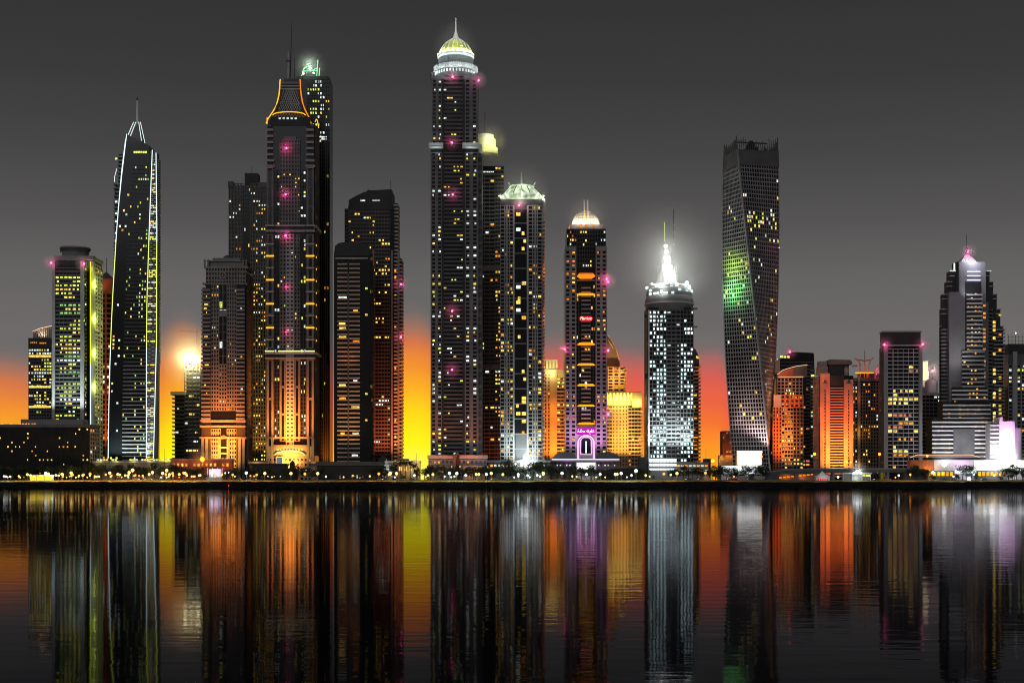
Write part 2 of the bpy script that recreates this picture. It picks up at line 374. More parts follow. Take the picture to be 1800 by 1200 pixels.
mxs = t_.nodes.new('ShaderNodeMixShader')
tc_ = t_.nodes.new('ShaderNodeTexCoord')
def wn(scale, mapping, detail):
    mpn = t_.nodes.new('ShaderNodeMapping'); mpn.inputs['Scale'].default_value = mapping; n = t_.nodes.new('ShaderNodeTexNoise')
    n.inputs['Scale'].default_value = scale; n.inputs['Detail'].default_value = detail
    t_.links.new(tc_.outputs['Object'], mpn.inputs[0]); t_.links.new(mpn.outputs[0], n.inputs['Vector']); return n
n1 = wn(0.9, (0.35, 1.0, 1.0), 3); n2 = wn(0.05, (0.5, 1.0, 1.0), 2)
# calmer under the far shore, choppier towards the open water
sp_ = t_.nodes.new('ShaderNodeSeparateXYZ'); t_.links.new(tc_.outputs['Object'], sp_.inputs[0])
mr_ = t_.nodes.new('ShaderNodeMapRange'); mr_.interpolation_type = 'SMOOTHSTEP'; mr_.inputs['From Min'].default_value = 30; mr_.inputs['From Max'].default_value = 320; mr_.inputs['To Min'].default_value = 0.014; mr_.inputs['To Max'].default_value = 0.0026
t_.links.new(sp_.outputs[1], mr_.inputs['Value'])
n3 = wn(0.012, (0.6, 1.0, 1.0), 3); m4_ = t_.nodes.new('ShaderNodeMapRange'); m4_.inputs['From Min'].default_value = 0.35; m4_.inputs['From Max'].default_value = 0.7; m4_.inputs['To Min'].default_value = 0.2; m4_.inputs['To Max'].default_value = 1.9
t_.links.new(n3.outputs[0], m4_.inputs['Value'])
am_ = t_.nodes.new('ShaderNodeMath'); am_.operation = 'MULTIPLY'; t_.links.new(mr_.outputs[0], am_.inputs[0]); t_.links.new(m4_.outputs[0], am_.inputs[1])
mm_ = t_.nodes.new('ShaderNodeMath'); mm_.operation = 'MULTIPLY_ADD'; t_.links.new(am_.outputs[0], mm_.inputs[1]); t_.links.new(n1.outputs[0], mm_.inputs[0])
m3_ = t_.nodes.new('ShaderNodeMath'); m3_.operation = 'MULTIPLY'; m3_.inputs[1].default_value = 0.012; t_.links.new(n2.outputs[0], m3_.inputs[0]); t_.links.new(m3_.outputs[0], mm_.inputs[2])
bp = t_.nodes.new('ShaderNodeBump'); bp.inputs['Strength'].default_value = 1.0; bp.inputs['Distance'].default_value = 1.0
t_.links.new(mm_.outputs[0], bp.inputs['Height'])
for nn in (gl_, fr_): t_.links.new(bp.outputs[0], nn.inputs['Normal'])
t_.links.new(fr_.outputs[0], mxs.inputs[0]); t_.links.new(df_.outputs[0], mxs.inputs[1]); t_.links.new(gl_.outputs[0], mxs.inputs[2]); t_.links.new(mxs.outputs[0], o_.inputs[0])
tag(grid_mesh('water', [-6000, -1500, 0, 1500, 6000], [-800, 0, 400, 800, 1158], lambda x, y: 0.0, wm), kind='structure')
SAND = mat('lawn', (0.24, 0.21, 0.09), 0.95, 0.1, 0.4, 0.15)
ROCK = mat('black_rock', (0.012, 0.012, 0.013), 0.9, 0.1, 0.6, 0.4)
ASPH = mat('asphalt', (0.05, 0.05, 0.05), 0.9)
tag(grid_mesh('ground', [-9000, -1200, 0, 1200, 9000], [1186, 1300, 1700, 4000, 14000], lambda x, y: GZ, ASPH), kind='structure')
rb = random.Random(3)
ys_ = [1149, 1151.5, 1153, 1155, 1157, 1159, 1161]; zs_ = [-1.5, 0.2, 1.2, 2.5, 3.6, 4.6, 5.3]
xs_ = [-900+i*4.0 for i in range(451)]
tag(grid_mesh('shore', xs_, ys_, lambda x, y: zs_[ys_.index(y)]+rb.uniform(-.35, .35)-(0 if y < 1161 else 0.0)+0.3*math.sin(x*.05), ROCK), kind='structure')
tag(grid_mesh('lawn', [-900+i*10 for i in range(181)], [1160.5, 1166, 1172, 1179, 1186], lambda x, y: 5.2+(y-1160.5)/25.5*1.8+0.12*math.sin(x*.07+y), SAND), kind='structure')

# ================================================================ towers, left to right
def roof_bits(t, x0, x1, y, d0, d1, m=None, n=4):
    for i in range(n):
        a = t.rng.uniform(x0, x1-4); w = t.rng.uniform(2, 6); h = t.rng.uniform(1.5, 4)
        t.box('roof_plant', m or DIMW, a, min(x1, a+w), y-h, y, t.rng.uniform(d0, (d0+d1)/2), d1)

# --- low dark apartment block on the far left
t = Tower('apartment_block', 'long low black apartment block with scattered yellow windows below the green-edged office tower', 'apartment block', 60, 1215, 1)
NEARBLK = mat('near_black_stone', (0.022, 0.022, 0.023), 0.8)  # near-black base colour for the whole block
t.core(-80, 157, 748, 0, 60, m=NEARBLK, part='wall')
t.facade('F', -80, 157, 750, 842, 7.6, 34, 0.5, 0.5, 0.55, 0.8, NEARBLK, lit=0.15, pal=[WARM, WARM, AMBER], run=0.2)
t.box('parapet', DIMW, -81, 158, 745.5, 750.5, -1.6, 61)
t.box('penthouse', MIDW, 33, 142, 736, 746, 10, 45)
t.facade('R', 2, 58, 752, 842, 7.6, 4, 0.35, 0.8, 0.25, 1.2, LIGHTW, lit=0.15, pal=P_WARM)
for i in range(13): t.win('F', -2+i*5.2+t.rng.uniform(-1, 1), -0.5+i*5.2+1.5, 743.8, 745.6, AMBER, v=2.0)  # glowing dashes put in for the orange light along the roof edge
t.done()

# --- office with slanted lantern crown
t = Tower('office_tower', 'small office tower with banded lit floors under a slanted glowing lantern crown', 'office tower', 70, 1330, 2)
t.core(50, 91, 594, 0, 45)
t.facade('F', 50, 91, 612, 738, 5.6, 9, 0.35, 0.8, 0.15, 0.6, DIMW, lit=lambda f, j: 0.5 if f < .75 else 0.12, pal=[LIME, COOL, COOL, WARM], run=0.6)
t.fbox('cladding', DARKW, 'F', 50, 91, 594, 611, 0, 1.0)
for a, b, y in ((54, 64, 601), (70, 86, 602)):
    for i in range(4): t.win('F', a+i*3.2, a+i*3.2+1.8, y, y+2, AMBER, v=1.3)
for y in (624, 678, 713): t.win('F', 51, 90, y, y+3.6, WARM, v=1.3, name='light_band')
t.prism('crown', LIGHTW, [(57, 593), (57, 581), (91, 573), (91, 593)], 6, 30)
for i in range(11):
    x = 57+i*3.35; t.box('crown_fin', WHITE, x, x+0.8, 580.5-(x-57)*0.235, 594, 2, 5)
t.tube('light_strip', emit('peach_strip', (255, 205, 160), 1.4), [(56, 3, 582), (70, 3, 576.5), (91, 3, 572)], 0.5)
t.light(74, -6, 592, (1, .6, .35), 9000, aim=(74, 6, 580), spot=R(110))
t.done()

# --- office tower with round top
t = Tower('office_tower', 'pale pillared office tower with lime lit floors and round finned drum on its roof', 'office tower', 130, 1270, 3)
t.core(97, 152, 456, 0, 58)
t.box('glazing', GLASS, 151, 163, 458, 845, 8, 56)
for a, b in ((92, 97), (142, 148.5)): t.fbox('pillar', LIGHTW, 'F', a, b, 458, 845, -4, 3)
t.facade('F', 97, 142, 470, 740, 6.9, 6, 0.42, 1.0, 0.06, 0.5, DIMW, lit=0.34, pal=[LIME, LIME, LIME, COOL, WARM, GREENW], run=0.75)
t.fbox('cladding', DARKW, 'F', 97, 142, 456, 466, 0, 1.2)
t.facade('F', 149.5, 152, 462, 800, 6.9, 1, 0.4, 1.5, 0, 0, DIMW, lit=0.3, pal=P_GREEN)
t.xr = 163
t.facade('R', 8, 56, 462, 820, 6.9, 3, 0.4, 1.6, 0.3, 2.0, LIGHTW, lit=0.2, pal=P_GREEN)
t.box('corner_column', LIGHTW, 158.5, 164.5, 458, 845, 4, 9)
t.tube('light_strip', emit('lime_strip', (225, 250, 40), 1.5), [(158, 3, 459), (158, 3, 640)], 0.75)
t.tube('light_strip', emit('lime_strip', (225, 250, 40), 1.5), [(150, 3, 500), (150, 3, 700)], 0.5)
t.tube('light_strip', NEONW, [(158, 3, 640), (158, 3, 790)], 0.6)
t.box('roof_slab', MIDW, 96, 165, 450, 457, -2, 58)
t.lathe('drum', MIDW, 124, 28, [(23, 456), (23, 436), (27, 434), (27, 432.5), (10, 432)], 40)
for i in range(26):
    a = math.pi+math.pi*(i+.5)/26; x = 124+25.5*math.cos(a); d = 28+25.5*math.sin(a); t.box('drum_fin', DIMW, x-.45, x+.45, 431, 440, d-.6, d+.6)
t.flood(90, 150, CW, 36000, 742, -16, 120); t.beacon(92, 463, -6, 1500); t.beacon(149, 464, -4, 800)
t.light(160, -8, 470, (0.9, 1, .1), 5000, aim=(160, 4, 480), spot=R(120)); [t.light(169, 2, y, (0.8, 1, .1), 22000) for y in (500, 560, 620, 680)]
t.done()

# --- brown tower behind
t = Tower('apartment_tower', 'narrow red-brown tower with pyramid roof half hidden beside the edge-lit pointed tower', 'apartment tower', 182, 1345, 4)
t.core(164, 197, 494, 0, 45)
t.facade('F', 164, 197, 515, 835, 9, 3, 0.35, 0.8, 0.25, 1.2, BRICK, lit=lambda f, j: 0.0 if f < .25 else 0.3, pal=[AMBER, COOL, ROSE])
t.fbox('cladding', BRICK, 'F', 164, 197, 494, 515, 0, 1.4)
t.box('parapet', BRICK, 162, 199, 490, 495, -3, 47)
pts = [t.P(166, 2, 491), t.P(195, 2, 491), t.P(195, 42, 491), t.P(166, 42, 491), t.P(181, 22, 474)]
t.mb('roof', DIMW).add(pts, [(0, 1, 4), (1, 2, 4), (2, 3, 4), (3, 0, 4), (0, 3, 2, 1)])
t.tube('mast', DARKW, [(181, 22, 476), (181, 22, 450)], 0.5)
t.flood(160, 200, ORANGE, 60000, 822, -20, 200)
t.light(180, -14, 505, RED, 5000, aim=(180, 0, 500), spot=R(140))
t.done()

# --- pointed tower outlined in white light
t = Tower('skyscraper', 'tall black tapering tower outlined by white light strips with slanted roof and spire', 'skyscraper', 235, 1260, 5)
Lf = [(223, 236), (219, 268), (214, 310), (209, 360), (205, 410), (202, 460), (199, 510), (196, 570), (193.5, 640), (191.5, 720), (190, 845)]
Rt = [(262, 256), (264, 290), (263, 360), (261, 440), (259, 520), (258, 640), (257, 845)]
t.prism('glazing', GLASS, Lf+Rt[::-1], 0, 34)
t.xl, t.xr, t.dF = 198, 276, 0
def edge(pl, y):
    for (x0, y0), (x1, y1) in zip(pl, pl[1:]):
        if y0 <= y <= y1: return x0+(x1-x0)*(y-y0)/(y1-y0)
    return pl[-1][0]
y = 290
while y < 838:
    l = edge(Lf, y); r = edge(Rt, y); m0 = l+(r-l)*0.36
    t.box('floor_band', DIMW if y < 640 else MIDW, m0, r-1, y, y+1.8, -1.0, 0.5)
    for j in range(8):
        u = m0+(r-1-m0)*j/8
        p = 0.2 if j > 3 else 0.08
        if 470 < y < 560: p *= 2
        if t.rng.random() < p: t.win('F', u+.3, u+2.4, y+2.6, y+6.0, t.rng.choice(P_GREEN), v=0.3)
    for j in range(3):
        u = l+3+j*5
        if t.rng.random() < 0.08: t.win('F', u, u+3, y+2.4, y+6, t.rng.choice(P_MIX), v=0.3)
    y += 6.9
for i in range(6): t.win('F', 235+i*4, 238.2+i*4, 266, 269.5, LIME, v=0.4)
t.box('side_wing', DARKW, 198, 226, 330, 845, 12, 50); t.box('side_wing', DARKW, 205, 226, 268, 330, 12, 50)
y = 272
while y < 600:
    t.box('side_balcony', MIDW, 197 if y > 320 else 204, 225, y, y+2.6, 8, 14); t.box('side_balcony', MIDW, 196.2 if y > 320 else 203.4, 199 if y > 320 else 205, y, y+2.6, 14, 50)
    if t.rng.random() < .25: t.win('F', 199, 203, y+3, y+6, t.rng.choice(P_COOL), v=-11.5)
    y += 6.9
t.prism('edge_fin', DIMW, [(262, 262), (276, 268), (277.5, 400), (277.5, 620), (274, 845), (257, 845), (259, 520), (263, 360)], 3, 16)
y = 280
while y < 840:
    a = edge([(268, 264), (262, 420), (258, 560), (257, 845)], y); b = edge([(274.5, 269), (276, 400), (275, 560), (270, 845)], y)
    t.box('lattice', LIGHTW, a, b, y, y+1.1, -0.4, 3.5); t.box('lattice', LIGHTW, a+(b-a)*(.2 if int(y/3.45) % 2 else .55), a+(b-a)*(.4 if int(y/3.45) % 2 else .8), y, y+3.4, -0.2, 3.5)
    t.box('side_balcony', MIDW, 274, 279 if y < 640 else 277, y, y+1.6, 4, 15)
    if t.rng.random() < .3: t.win('F', a+1, b-2, y+1.3, y+3.2, t.rng.choice([LIME, WARM, COOL]), v=-1.0)
    y += 3.45
NEONL = emit('lime_white_strip', (228, 246, 110), 1.5)
RA = [(268, 264), (265, 340), (262, 420), (258.5, 530), (257.8, 600), (257.5, 805)]; RB = [(274.5, 269), (276, 400), (275.8, 430), (275.3, 600), (270, 805)]
for pl in (Lf[:-1]+[(190.4, 805)], RA, RB):
    ysx = [pl[0][1]]+[y_ for y_ in range(int(pl[0][1])+15, 805, 15)]+[805]
    for lo, hi, m_ in ((0, 425, NEONW), (425, 610, NEONL), (610, 900, NEONW)):
        seg = [y_ for y_ in ysx if lo <= y_ < hi]+([hi] if hi < 805 else []); seg = ([lo] if lo > 0 else [])+seg; seg = sorted(set(seg))
        t.tube('light_strip', m_, [(edge(pl, y_), -1.2, y_) for y_ in seg], .62)
t.tube('light_strip', NEONW, [(219, 6, 243), (212, 6, 300), (205, 8, 372)], 0.4)
t.tube('light_strip', NEONW, [(203, 8, 295), (199, 8, 310), (199, 8, 318)], 0.4)
for x0, y0, x1, y1 in ((223, 236, 232, 212), (227, 238, 236, 212), (247, 246, 241, 212), (253, 250, 244, 212)):
    t.tube('crown_fin', WHITE, [(x0, 8, y0), (x1, 12, y1)], 0.9, 4); t.tube('light_strip', NEONW, [(x0, 6.5, y0), (x1, 10.5, y1)], 0.35, 4)
t.prism('crown_wall', DIMW, [(229, 242), (236, 214), (242, 214), (250, 249)], 14, 22)
t.tube('spire', WHITE, [(236, 18, 250), (236.5, 18, 212), (236.5, 18, 172)], 3.2, 8, 1.6); t.light(236, -14, 240, CW, 5000); t.lathe('spire_tip', DARKW, 236.5, 18, [(.3, 174), (1.5, 171), (1.2, 168.5), (.2, 166)], 8)
t.flood(192, 262, (0.8, 1.0, .95), 30000, 815, -12, 40)
t.done()

# --- building under construction with work lights and crane
t = Tower('construction_tower', 'half-built grey tower with blazing work lights on its open top storeys', 'tower', 327, 1320, 6)
for y in range(692, 845, 7):
    t.box('floor_slab', DIMW, 302, 325, y, y+2.2, 0, 40)
    t.win('F', 303+t.rng.random()*15, 306+t.rng.random()*15+3, y+3, y+6, COOL, v=-2) if t.rng.random() < .12 else None
for y in range(648, 845, 7): t.box('floor_slab', MIDW, 323, 352, y, y+2.0, 3, 44)
t.box('core_wall', DARKW, 306, 325, 695, 845, 5, 36); t.box('core_wall', DIMW, 326, 350, 648, 845, 8, 40)
t.box('parapet', LIGHTW, 300, 326, 688, 694, -1.5, 41)
for x in (324, 331, 338, 345, 351): t.box('column', DIMW, x-.6, x+.6, 648, 845, 1.5, 3)
for x in (323, 330, 337, 344, 350): t.box('column', DIMW, x-.6, x+.6, 636, 649, 4, 6)
t.box('floor_slab', DIMW, 322, 352, 634.5, 637, 3, 44)
for i in range(9): t.win('F', 323+t.rng.random()*24, 326+t.rng.random()*24+2, 662+i*16, 665+i*16, t.rng.choice([COOL, WARM]), v=-2.0)
for x, y, r in ((325, 631, 3.2), (348, 631, 3.0), (336, 628, 1.5)):
    t.lathe('work_light', emit('work_lamp', (255, 246, 190), 12), x, 0, [(.2, y-r), (r*.8, y-r*.6), (r, y), (r*.8, y+r*.6), (.2, y+r)], 12)
    t.tube('lamp_post', BLACK, [(x, 1, y+2), (x, 4, 640)], 0.4)
    t.light(x, -5, y, (1, .9, .4), 130000, 1.5)
t.mist(334, 628, 70, .010, -8)
t.done()
t = Tower('tower_crane', 'thin red tower crane with long jib behind the half-built tower', 'crane', 345, 1345, 7)
RD = mat('red_crane_paint', (0.35, 0.07, 0.05), 0.6)
for dx in (-1, 1):
    for dd in (-1, 1): t.tube('mast', RD, [(346+dx, dd, 845), (346+dx, dd, 578)], 0.18, 4)
for i in range(60):
    y = 845-i*4.4; t.tube('mast', RD, [(345, -1, y), (347, -1, y-4.4)], 0.14, 4)
t.tube('jib', RD, [(316, 0, 582), (346, 0, 583), (358, 0, 584)], 0.35, 4); t.tube('jib', RD, [(318, 0, 581.5), (346, 0, 579.5)], 0.2, 4)
for i in range(12): t.tube('jib', RD, [(320+i*2.2, 0, 582), (321.1+i*2.2, 0, 580.8), (322.2+i*2.2, 0, 582)], 0.12, 4)
t.tube('jib', RD, [(346, 0, 583), (346, 0, 574), (330, 0, 581)], 0.15, 4); t.box('counterweight', DIMW, 354, 358, 583, 587, -1, 1)
t.done()

# --- ornate stone tower with amber lit foot
t = Tower('apartment_tower', 'stone apartment tower with stacked corner balconies and orange floodlit arched foot', 'apartment tower', 396, 1250, 8)
t.core(362, 432, 470, 0, 62, m=GLASS)
t.facade('F', 371, 385, 500, 722, 7.1, 3, 0.45, 1.0, 0.42, 1.4, STONE, lit=0.05, pal=P_WARM)
t.facade('F', 385, 399, 500, 640, 14, 2, 0.05, 0.5, 0.15, .6, STONE, lit=0.04)
t.facade('F', 385, 399, 640, 722, 7.1, 3, 0.45, 1.0, 0.42, 1.4, STONE, lit=0.1, pal=P_WARM)
t.facade('F', 399, 416, 500, 722, 7.1, 4, 0.45, 1.0, 0.42, 1.4, STONE, lit=0.06, pal=P_WARM)
t.fbox('cladding', STONE, 'F', 385, 399, 545, 556, 0, 1.8)
t.facade('F', 362, 432, 470, 500, 7.5, 14, 0.4, 1.0, 0.4, 1.4, STONE, lit=0.03, pal=P_WARM)
for a, b, dx in ((355, 371, 0), (416, 431, 0)):
    t.box('bay_wall', DARKW, a+1.5, b, 506, 738, -3, 20)
    t.dF = -3; t.balconies('F', a, b, 505, 738, 7.06, 3.0, 0.5, STONE)
    for i in range(32):
        if t.rng.random() < .3: t.win('F', a+3+t.rng.random()*6, a+7+t.rng.random()*6, 506+i*7.06, 509+i*7.06, t.rng.choice(P_WARM), v=0.3)
    t.dF = 0
t.xr = 432
t.facade('R', 6, 60, 478, 840, 7.1, 7, 0.45, 1.0, 0.42, 1.4, MIDW, lit=0.02)
t.box('crown', MIDW, 366, 428, 458, 471, 4, 56); t.box('crown', MIDW, 372, 420, 452, 459, 8, 50)
t.box('cornice', STONE, 359, 436, 468, 472, -3, 64); t.box('cornice', STONE, 363, 431, 457, 459.5, 1, 58); t.box('cornice', STONE, 356, 434, 497.5, 500.5, -2.5, 62)
for x in (360, 366, 428, 433): t.lathe('finial', MIDW, x, -1, [(1.6, 468), (1.6, 460), (2.2, 459), (.3, 455)], 8)
t.lathe('roof_dome', DIMW, 396, 20, [(8, 452), (7, 448.5), (3, 446), (.3, 445)], 16)
o_ring = [(391+5.5*math.cos(a), -2.2, 484+5.5*math.sin(a)) for a in [i*math.pi/9 for i in range(19)]]
t.tube('round_window', LIGHTW, o_ring, 0.7)
for a, b in ((353, 371), (371, 416), (416, 433)): t.box('cornice', STONE, a, b, 738, 742, -7 if a != 371 else -3, 10); t.box('cornice', STONE, a, b, 747.5, 751, -8 if a != 371 else -4, 10)
t.facade('F', 371, 388, 753, 822, 7.5, 4, 0.42, 1.0, 0.4, 1.6, STONE, lit=0.05, pal=P_FIRE); t.facade('F', 399, 416, 753, 822, 7.5, 4, 0.42, 1.0, 0.4, 1.6, STONE, lit=0.05, pal=P_FIRE)
arch = [(385.5, 845), (385.5, 775)]+[(393.5-8*math.cos(a), 775-9*math.sin(a)) for a in [i*math.pi/10 for i in range(1, 10)]]+[(401.5, 775), (401.5, 845)]
t.tube('arch', STONE, [(x, -3.2, y) for x, y in arch], 1.5)
for y in (785, 795, 805, 815): t.box('arch_balcony', STONE, 387, 400, y, y+3, -2, 1)
for a in (355, 362, 420, 427): t.box('pilaster', STONE, a, a+4.5, 770, 845, -6, 2)
t.box('bay_wall', DARKW, 355, 371, 742, 845, -4, 12); t.box('bay_wall', DARKW, 416, 432, 742, 845, -4, 12); t.box('cornice', STONE, 352, 434, 768, 771, -8, 4)
t.wash(394, 750, ORANGE, 1500000, 92); t.wash(394, 800, AMB, 520000, 104, -40)
for x in (363, 424): t.light(x, -18, 820, AMB, 80000, aim=(x, -4, 720), spot=R(34))
t.done()

# --- grey tower behind, lit windows down its right
t = Tower('apartment_tower', 'dark grey tower with square rooftop block behind the stone balcony tower', 'apartment tower', 436, 1335, 9)
t.core(402, 472, 326, 0, 50)
for a, b, n, l in ((402, 424, 4, .12), (424, 428, 1, .0), (440, 472, 7, .26)):
    t.facade('F', a, b, 322, 838, 7.0, n, 0.42, 1.0, 0.45, 1.5, DIMW, lit=lambda f, j, l=l: l*(1.0 if f > .05 else .2), pal=[WARM, WARM, COOL, COOL, AMBER])
t.facade('F', 428, 440, 330, 838, 7.0, 3, 0.12, 0.6, 0.1, .6, DARKW, lit=.06, pal=P_WARM)
t.box('parapet', DIMW, 401, 410, 319, 330, -2, 8); t.box('parapet', DIMW, 453, 470, 321, 330, -2, 8)
t.box('rooftop_block', DARKW, 429, 452, 303, 327, 6, 30); t.tube('mast', DARKW, [(440, 15, 304), (440, 15, 288)], .4)
t.flood(440, 470, AMB, 70000, 832, -20, 220)
t.done()

# --- tall crowned tower with golden curved crown
t = Tower('skyscraper', 'tall dark tower with golden-edged concave lattice crown and glowing orange foot', 'skyscraper', 511, 1250, 10)
t.core(470, 552, 218, 0, 60)
t.fbox('cladding', DARKW, 'F', 476, 546, 206, 222, -2, 0.6)
D9 = mat('taupe_stone', (0.21, 0.205, 0.21), 0.9)
for a, b in ((469, 481), (539, 552)):                 # upper corner balconies
    t.balconies('F', a, b, 220, 296, 10.2, 4.0, 0.35, LIGHTW); t.fbox('cladding', DARKW, 'F', a+1, b-1, 222, 300, 0, 0.8)
    t.fbox('cornice', LIGHTW, 'F', a-1, b+1, 281, 284.5, 0, 4.8); t.fbox('cornice', LIGHTW, 'F', a-2, b+2, 291, 294, 0, 5.2)
    t.facade('F', a, b, 296, 396, 33, 1, 0.06, 0.8, 0.55, 1.6, D9, lit=0.0); 
    t.facade('F', a, b, 412, 612, 21, 1, 0.16, 0.8, 0.55, 1.6, D9, lit=0.0)
    t.facade('F', a, b, 632, 770, 69, 1, 0.06, 0.8, 0.6, 1.8, D9, lit=0.0)
    for i in range(9):
        y = 428+i*21; gold = i % 2 == 1
        o = t.win('F', a-1, b+1, y, y+2.6, NEONG if gold else mat('pale_trim', (.5, .47, .45)), v=3.4, name='balcony')
        if o: tag(o, 'gold lit balcony edge' if gold else 'unlit pale balcony edge')
for a, b, n in ((482, 492, 2), (528, 538, 2)):
    t.facade('F', a, b, 300, 396, 7.1, n, 0.3, 0.9, 0.25, 1.2, DARKW, lit=0.22, pal=[COOL, COOL, WARM]); t.facade('F', a, b, 412, 770, 7.1, n, 0.2, 0.7, 0.3, 1.0, DARKW, lit=0.2, pal=P_COOL)
t.facade('F', 492, 528, 246, 396, 7.1, 7, 0.5, 2.2, 0.42, 2.8, D9, lit=lambda f, j: 0.14 if 0.3 < f < .75 else .03, pal=[WARM, COOL, WARM])
[(t.facade('F', a, a+11, 412, 612, 7.1, 2, 0.45, 2.0, 0.45, 2.6, D9, lit=0.07), t.facade('F', a, a+11, 632, 776, 48, 1, 0.08, 2.0, 0.6, 2.6, D9, lit=0.05)) for a in (492, 517)]
t.facade('F', 503, 517, 412, 790, 7.1, 2, 0.55, 4.0, 0.5, 3.4, LIGHTW, lit=0.05)
t.box('niche_hood', D9, 499, 521, 240, 248, -3, 2)
for y0, y1, dd in ((396, 399, 6), (405, 408, 6.5), (619, 623, 7), (628.5, 631, 7)):
    for a, b in ((467, 483), (484, 537), (538, 554)): t.fbox('cornice', LIGHTW, 'F', a, b, y0, y1, 0, dd if b-a < 30 else dd-1)
for a, b in ((467, 483), (490, 535), (538, 554)): t.win('F', a, b, 616.5, 618.6, emit('pale_gold_strip', (255, 235, 150), 1.6), v=7.2, name='light_strip'); 
t.fbox('cladding', DARKW, 'F', 470, 552, 623, 628.5, 0, 3)
t.xr = 552
t.facade('R', 4, 58, 218, 800, 7.1, 6, 0.35, 1.2, 0.4, 1.8, DIMW, lit=0.07, pal=P_MIX)
for y in (396, 619): t.fbox('cornice', LIGHTW, 'R', 0, 60, y, y+4, 0, 5)
for i in range(9): t.win('R', 8, 14, 428+i*21, 431+i*21, NEONG, v=2.5, name='balcony')
# crown: four concave sides
prof = [(39, 217), (36, 208), (31, 199), (26, 189), (21.8, 177), (19, 163), (17.8, 150), (17.4, 138)]
CX = 507.5
vs = []; n_ = len(prof)
for h, y in prof:
    hh = h*0.74
    for sx_, sy_ in ((-1, -1), (1, -1), (1, 1), (-1, 1)): vs.append(t.P(CX+sx_*h, 30+sy_*hh, y))
fs = []
for j in range(n_-1):
    for k in range(4): fs.append((j*4+k, j*4+(k+1) % 4, (j+1)*4+(k+1) % 4, (j+1)*4+k))
fs.append(tuple(range((n_-1)*4, n_*4)))
t.mb('crown', DARKW).add(vs, fs)
def pr(y):
    for (h0, y0), (h1, y1) in zip(prof, prof[1:]):
        if y1 <= y <= y0: return h0+(h1-h0)*(y0-y)/(y0-y1)
    return prof[-1][0]
for i in range(-8, 9):                                # lattice on the front and right of the crown
    for sg in (-1, 1):
        pp = []; pq = []
        for k in range(13):
            y = 208-k*4.6; w = (i*0.16+sg*k*0.085)
            if -0.8 <= w <= 0.8:
                h = pr(y); pp.append((CX+w*h, 30-h*.74-0.5, y)); pq.append((CX+h+.5, 30+w*h*.74, y))
        if len(pp) > 1: t.tube('lattice', LIGHTW, pp, 0.42, 4); t.tube('lattice', MIDW, pq, 0.42, 4)
for sgn in (-1, 1):
    t.tube('light_strip', NEONG if sgn < 0 else NEONO, [(CX+sgn*(h+.6), 30-h*.74-1, y) for h, y in prof]+[(CX+sgn*17.4, 17, 135)], 0.95)
t.tube('light_strip', NEONG, [(508+29*c_, 1.0, 202.5-6*math.sqrt(max(0, 1-c_*c_))) for c_ in [-1+i*.1 for i in range(21)]], 0.8)
t.tube('light_strip', NEONG, [(553, 8+44*i/10, 212-9*math.sin(i/10*math.pi)) for i in range(11)], 0.8)
t.tube('light_strip', NEONG, [(469.5, 0, 207), (469.5, 0, 218)], 0.8)
for i in range(5): t.win('F', 490+i*7, 494+i*7, 207, 210, COOL, v=0.8)
t.box('crown_cap', MIDW, 491, 525, 139, 143, 16, 44); t.box('crown_cap', DIMW, 496, 520, 133, 140, 20, 40)
for y in (146, 151): t.box('crown_rib', LIGHTW, 489, 526, y, y+2, 15.6, 18)
t.tube('mast', STEEL, [(502.5, 26, 138), (502.5, 26, 84)], 1.5, 6, 1.0); t.tube('mast', BLACK, [(505.5, 26, 140), (509, 26, 30)], 1.1, 6, 0.3); t.box('mast', DIMW, 499, 507, 98, 101, 24, 28)
t.tube('mast', BLACK, [(513.5, 26, 138), (513.5, 26, 94)], 0.6, 6, 0.3)
for x, y in ((504.5, 262), (503, 343), (503.5, 415)): t.beacon(x, y, -6, 1500)
for y in (505, 584): t.beacon(503.5, y, -6, 250, 0.6)
# lit foot: gabled pavilion and arcades
t.fbox('foot_wall', STONE, 'F', 474, 549, 784, 845, 0, 9); t.fbox('cornice', STONE, 'F', 482, 541, 782, 786, 0, 11); t.fbox('cornice', STONE, 'F', 470, 553, 768, 771, 0, 6)
arc = [(511+26*math.cos(a), -12, 800-8*math.sin(a)) for a in [i*math.pi/14 for i in range(15)]]
t.tube('arch', WHITE, arc, 1.0)
for i in range(9): t.win('F', 488+i*5.3, 491+i*5.3, 789, 792, WARM, v=9.2)
for a in (470, 478, 541, 549): t.fbox('pilaster', STONE, 'F', a, a+4, 770, 845, 0, 10)
t.dF = -9; t.facade('F', 474, 549, 804, 845, 9, 11, .5, .8, .5, 1.2, STONE, part='foot_arcade', lit=.35, pal=P_FIRE); t.fbox('foot_arcade', GLASS, 'F', 476, 547, 805, 845, 0, .3); t.dF = 0
t.box('canopy', STONE, 440, 475, 811, 815, -24, 4); t.box('canopy', STONE, 548, 570, 811, 815, -24, 4); t.box('foot_wall', STONE, 442, 474, 815, 845, -18, 6); t.box('foot_wall', STONE, 549, 562, 815, 845, -18, 6)
t.box('entrance_screen', mat('screen_frame', (.5, .5, .55)), 487, 500, 802, 816, -14, -11); t.win('F', 488.5, 498.5, 804, 815, emit('blue_grey_screen', (120, 130, 150), .8), v=14.3, name='screen')
t.wash(511, 735, ORANGE, 1700000, 92); t.wash(511, 795, AMB, 520000, 104, -44); t.light(510, -44, 812, (1, .6, .08), 330000, aim=(510, -4, 720), spot=R(20)); t.light(510, -22, 780, AMB, 170000, aim=(510, -4, 700), spot=R(22)); t.light(455, -30, 806, AMB, 14000); t.light(560, -32, 806, AMB, 14000)
t.light(510, -24, 800, AMB, 14000)
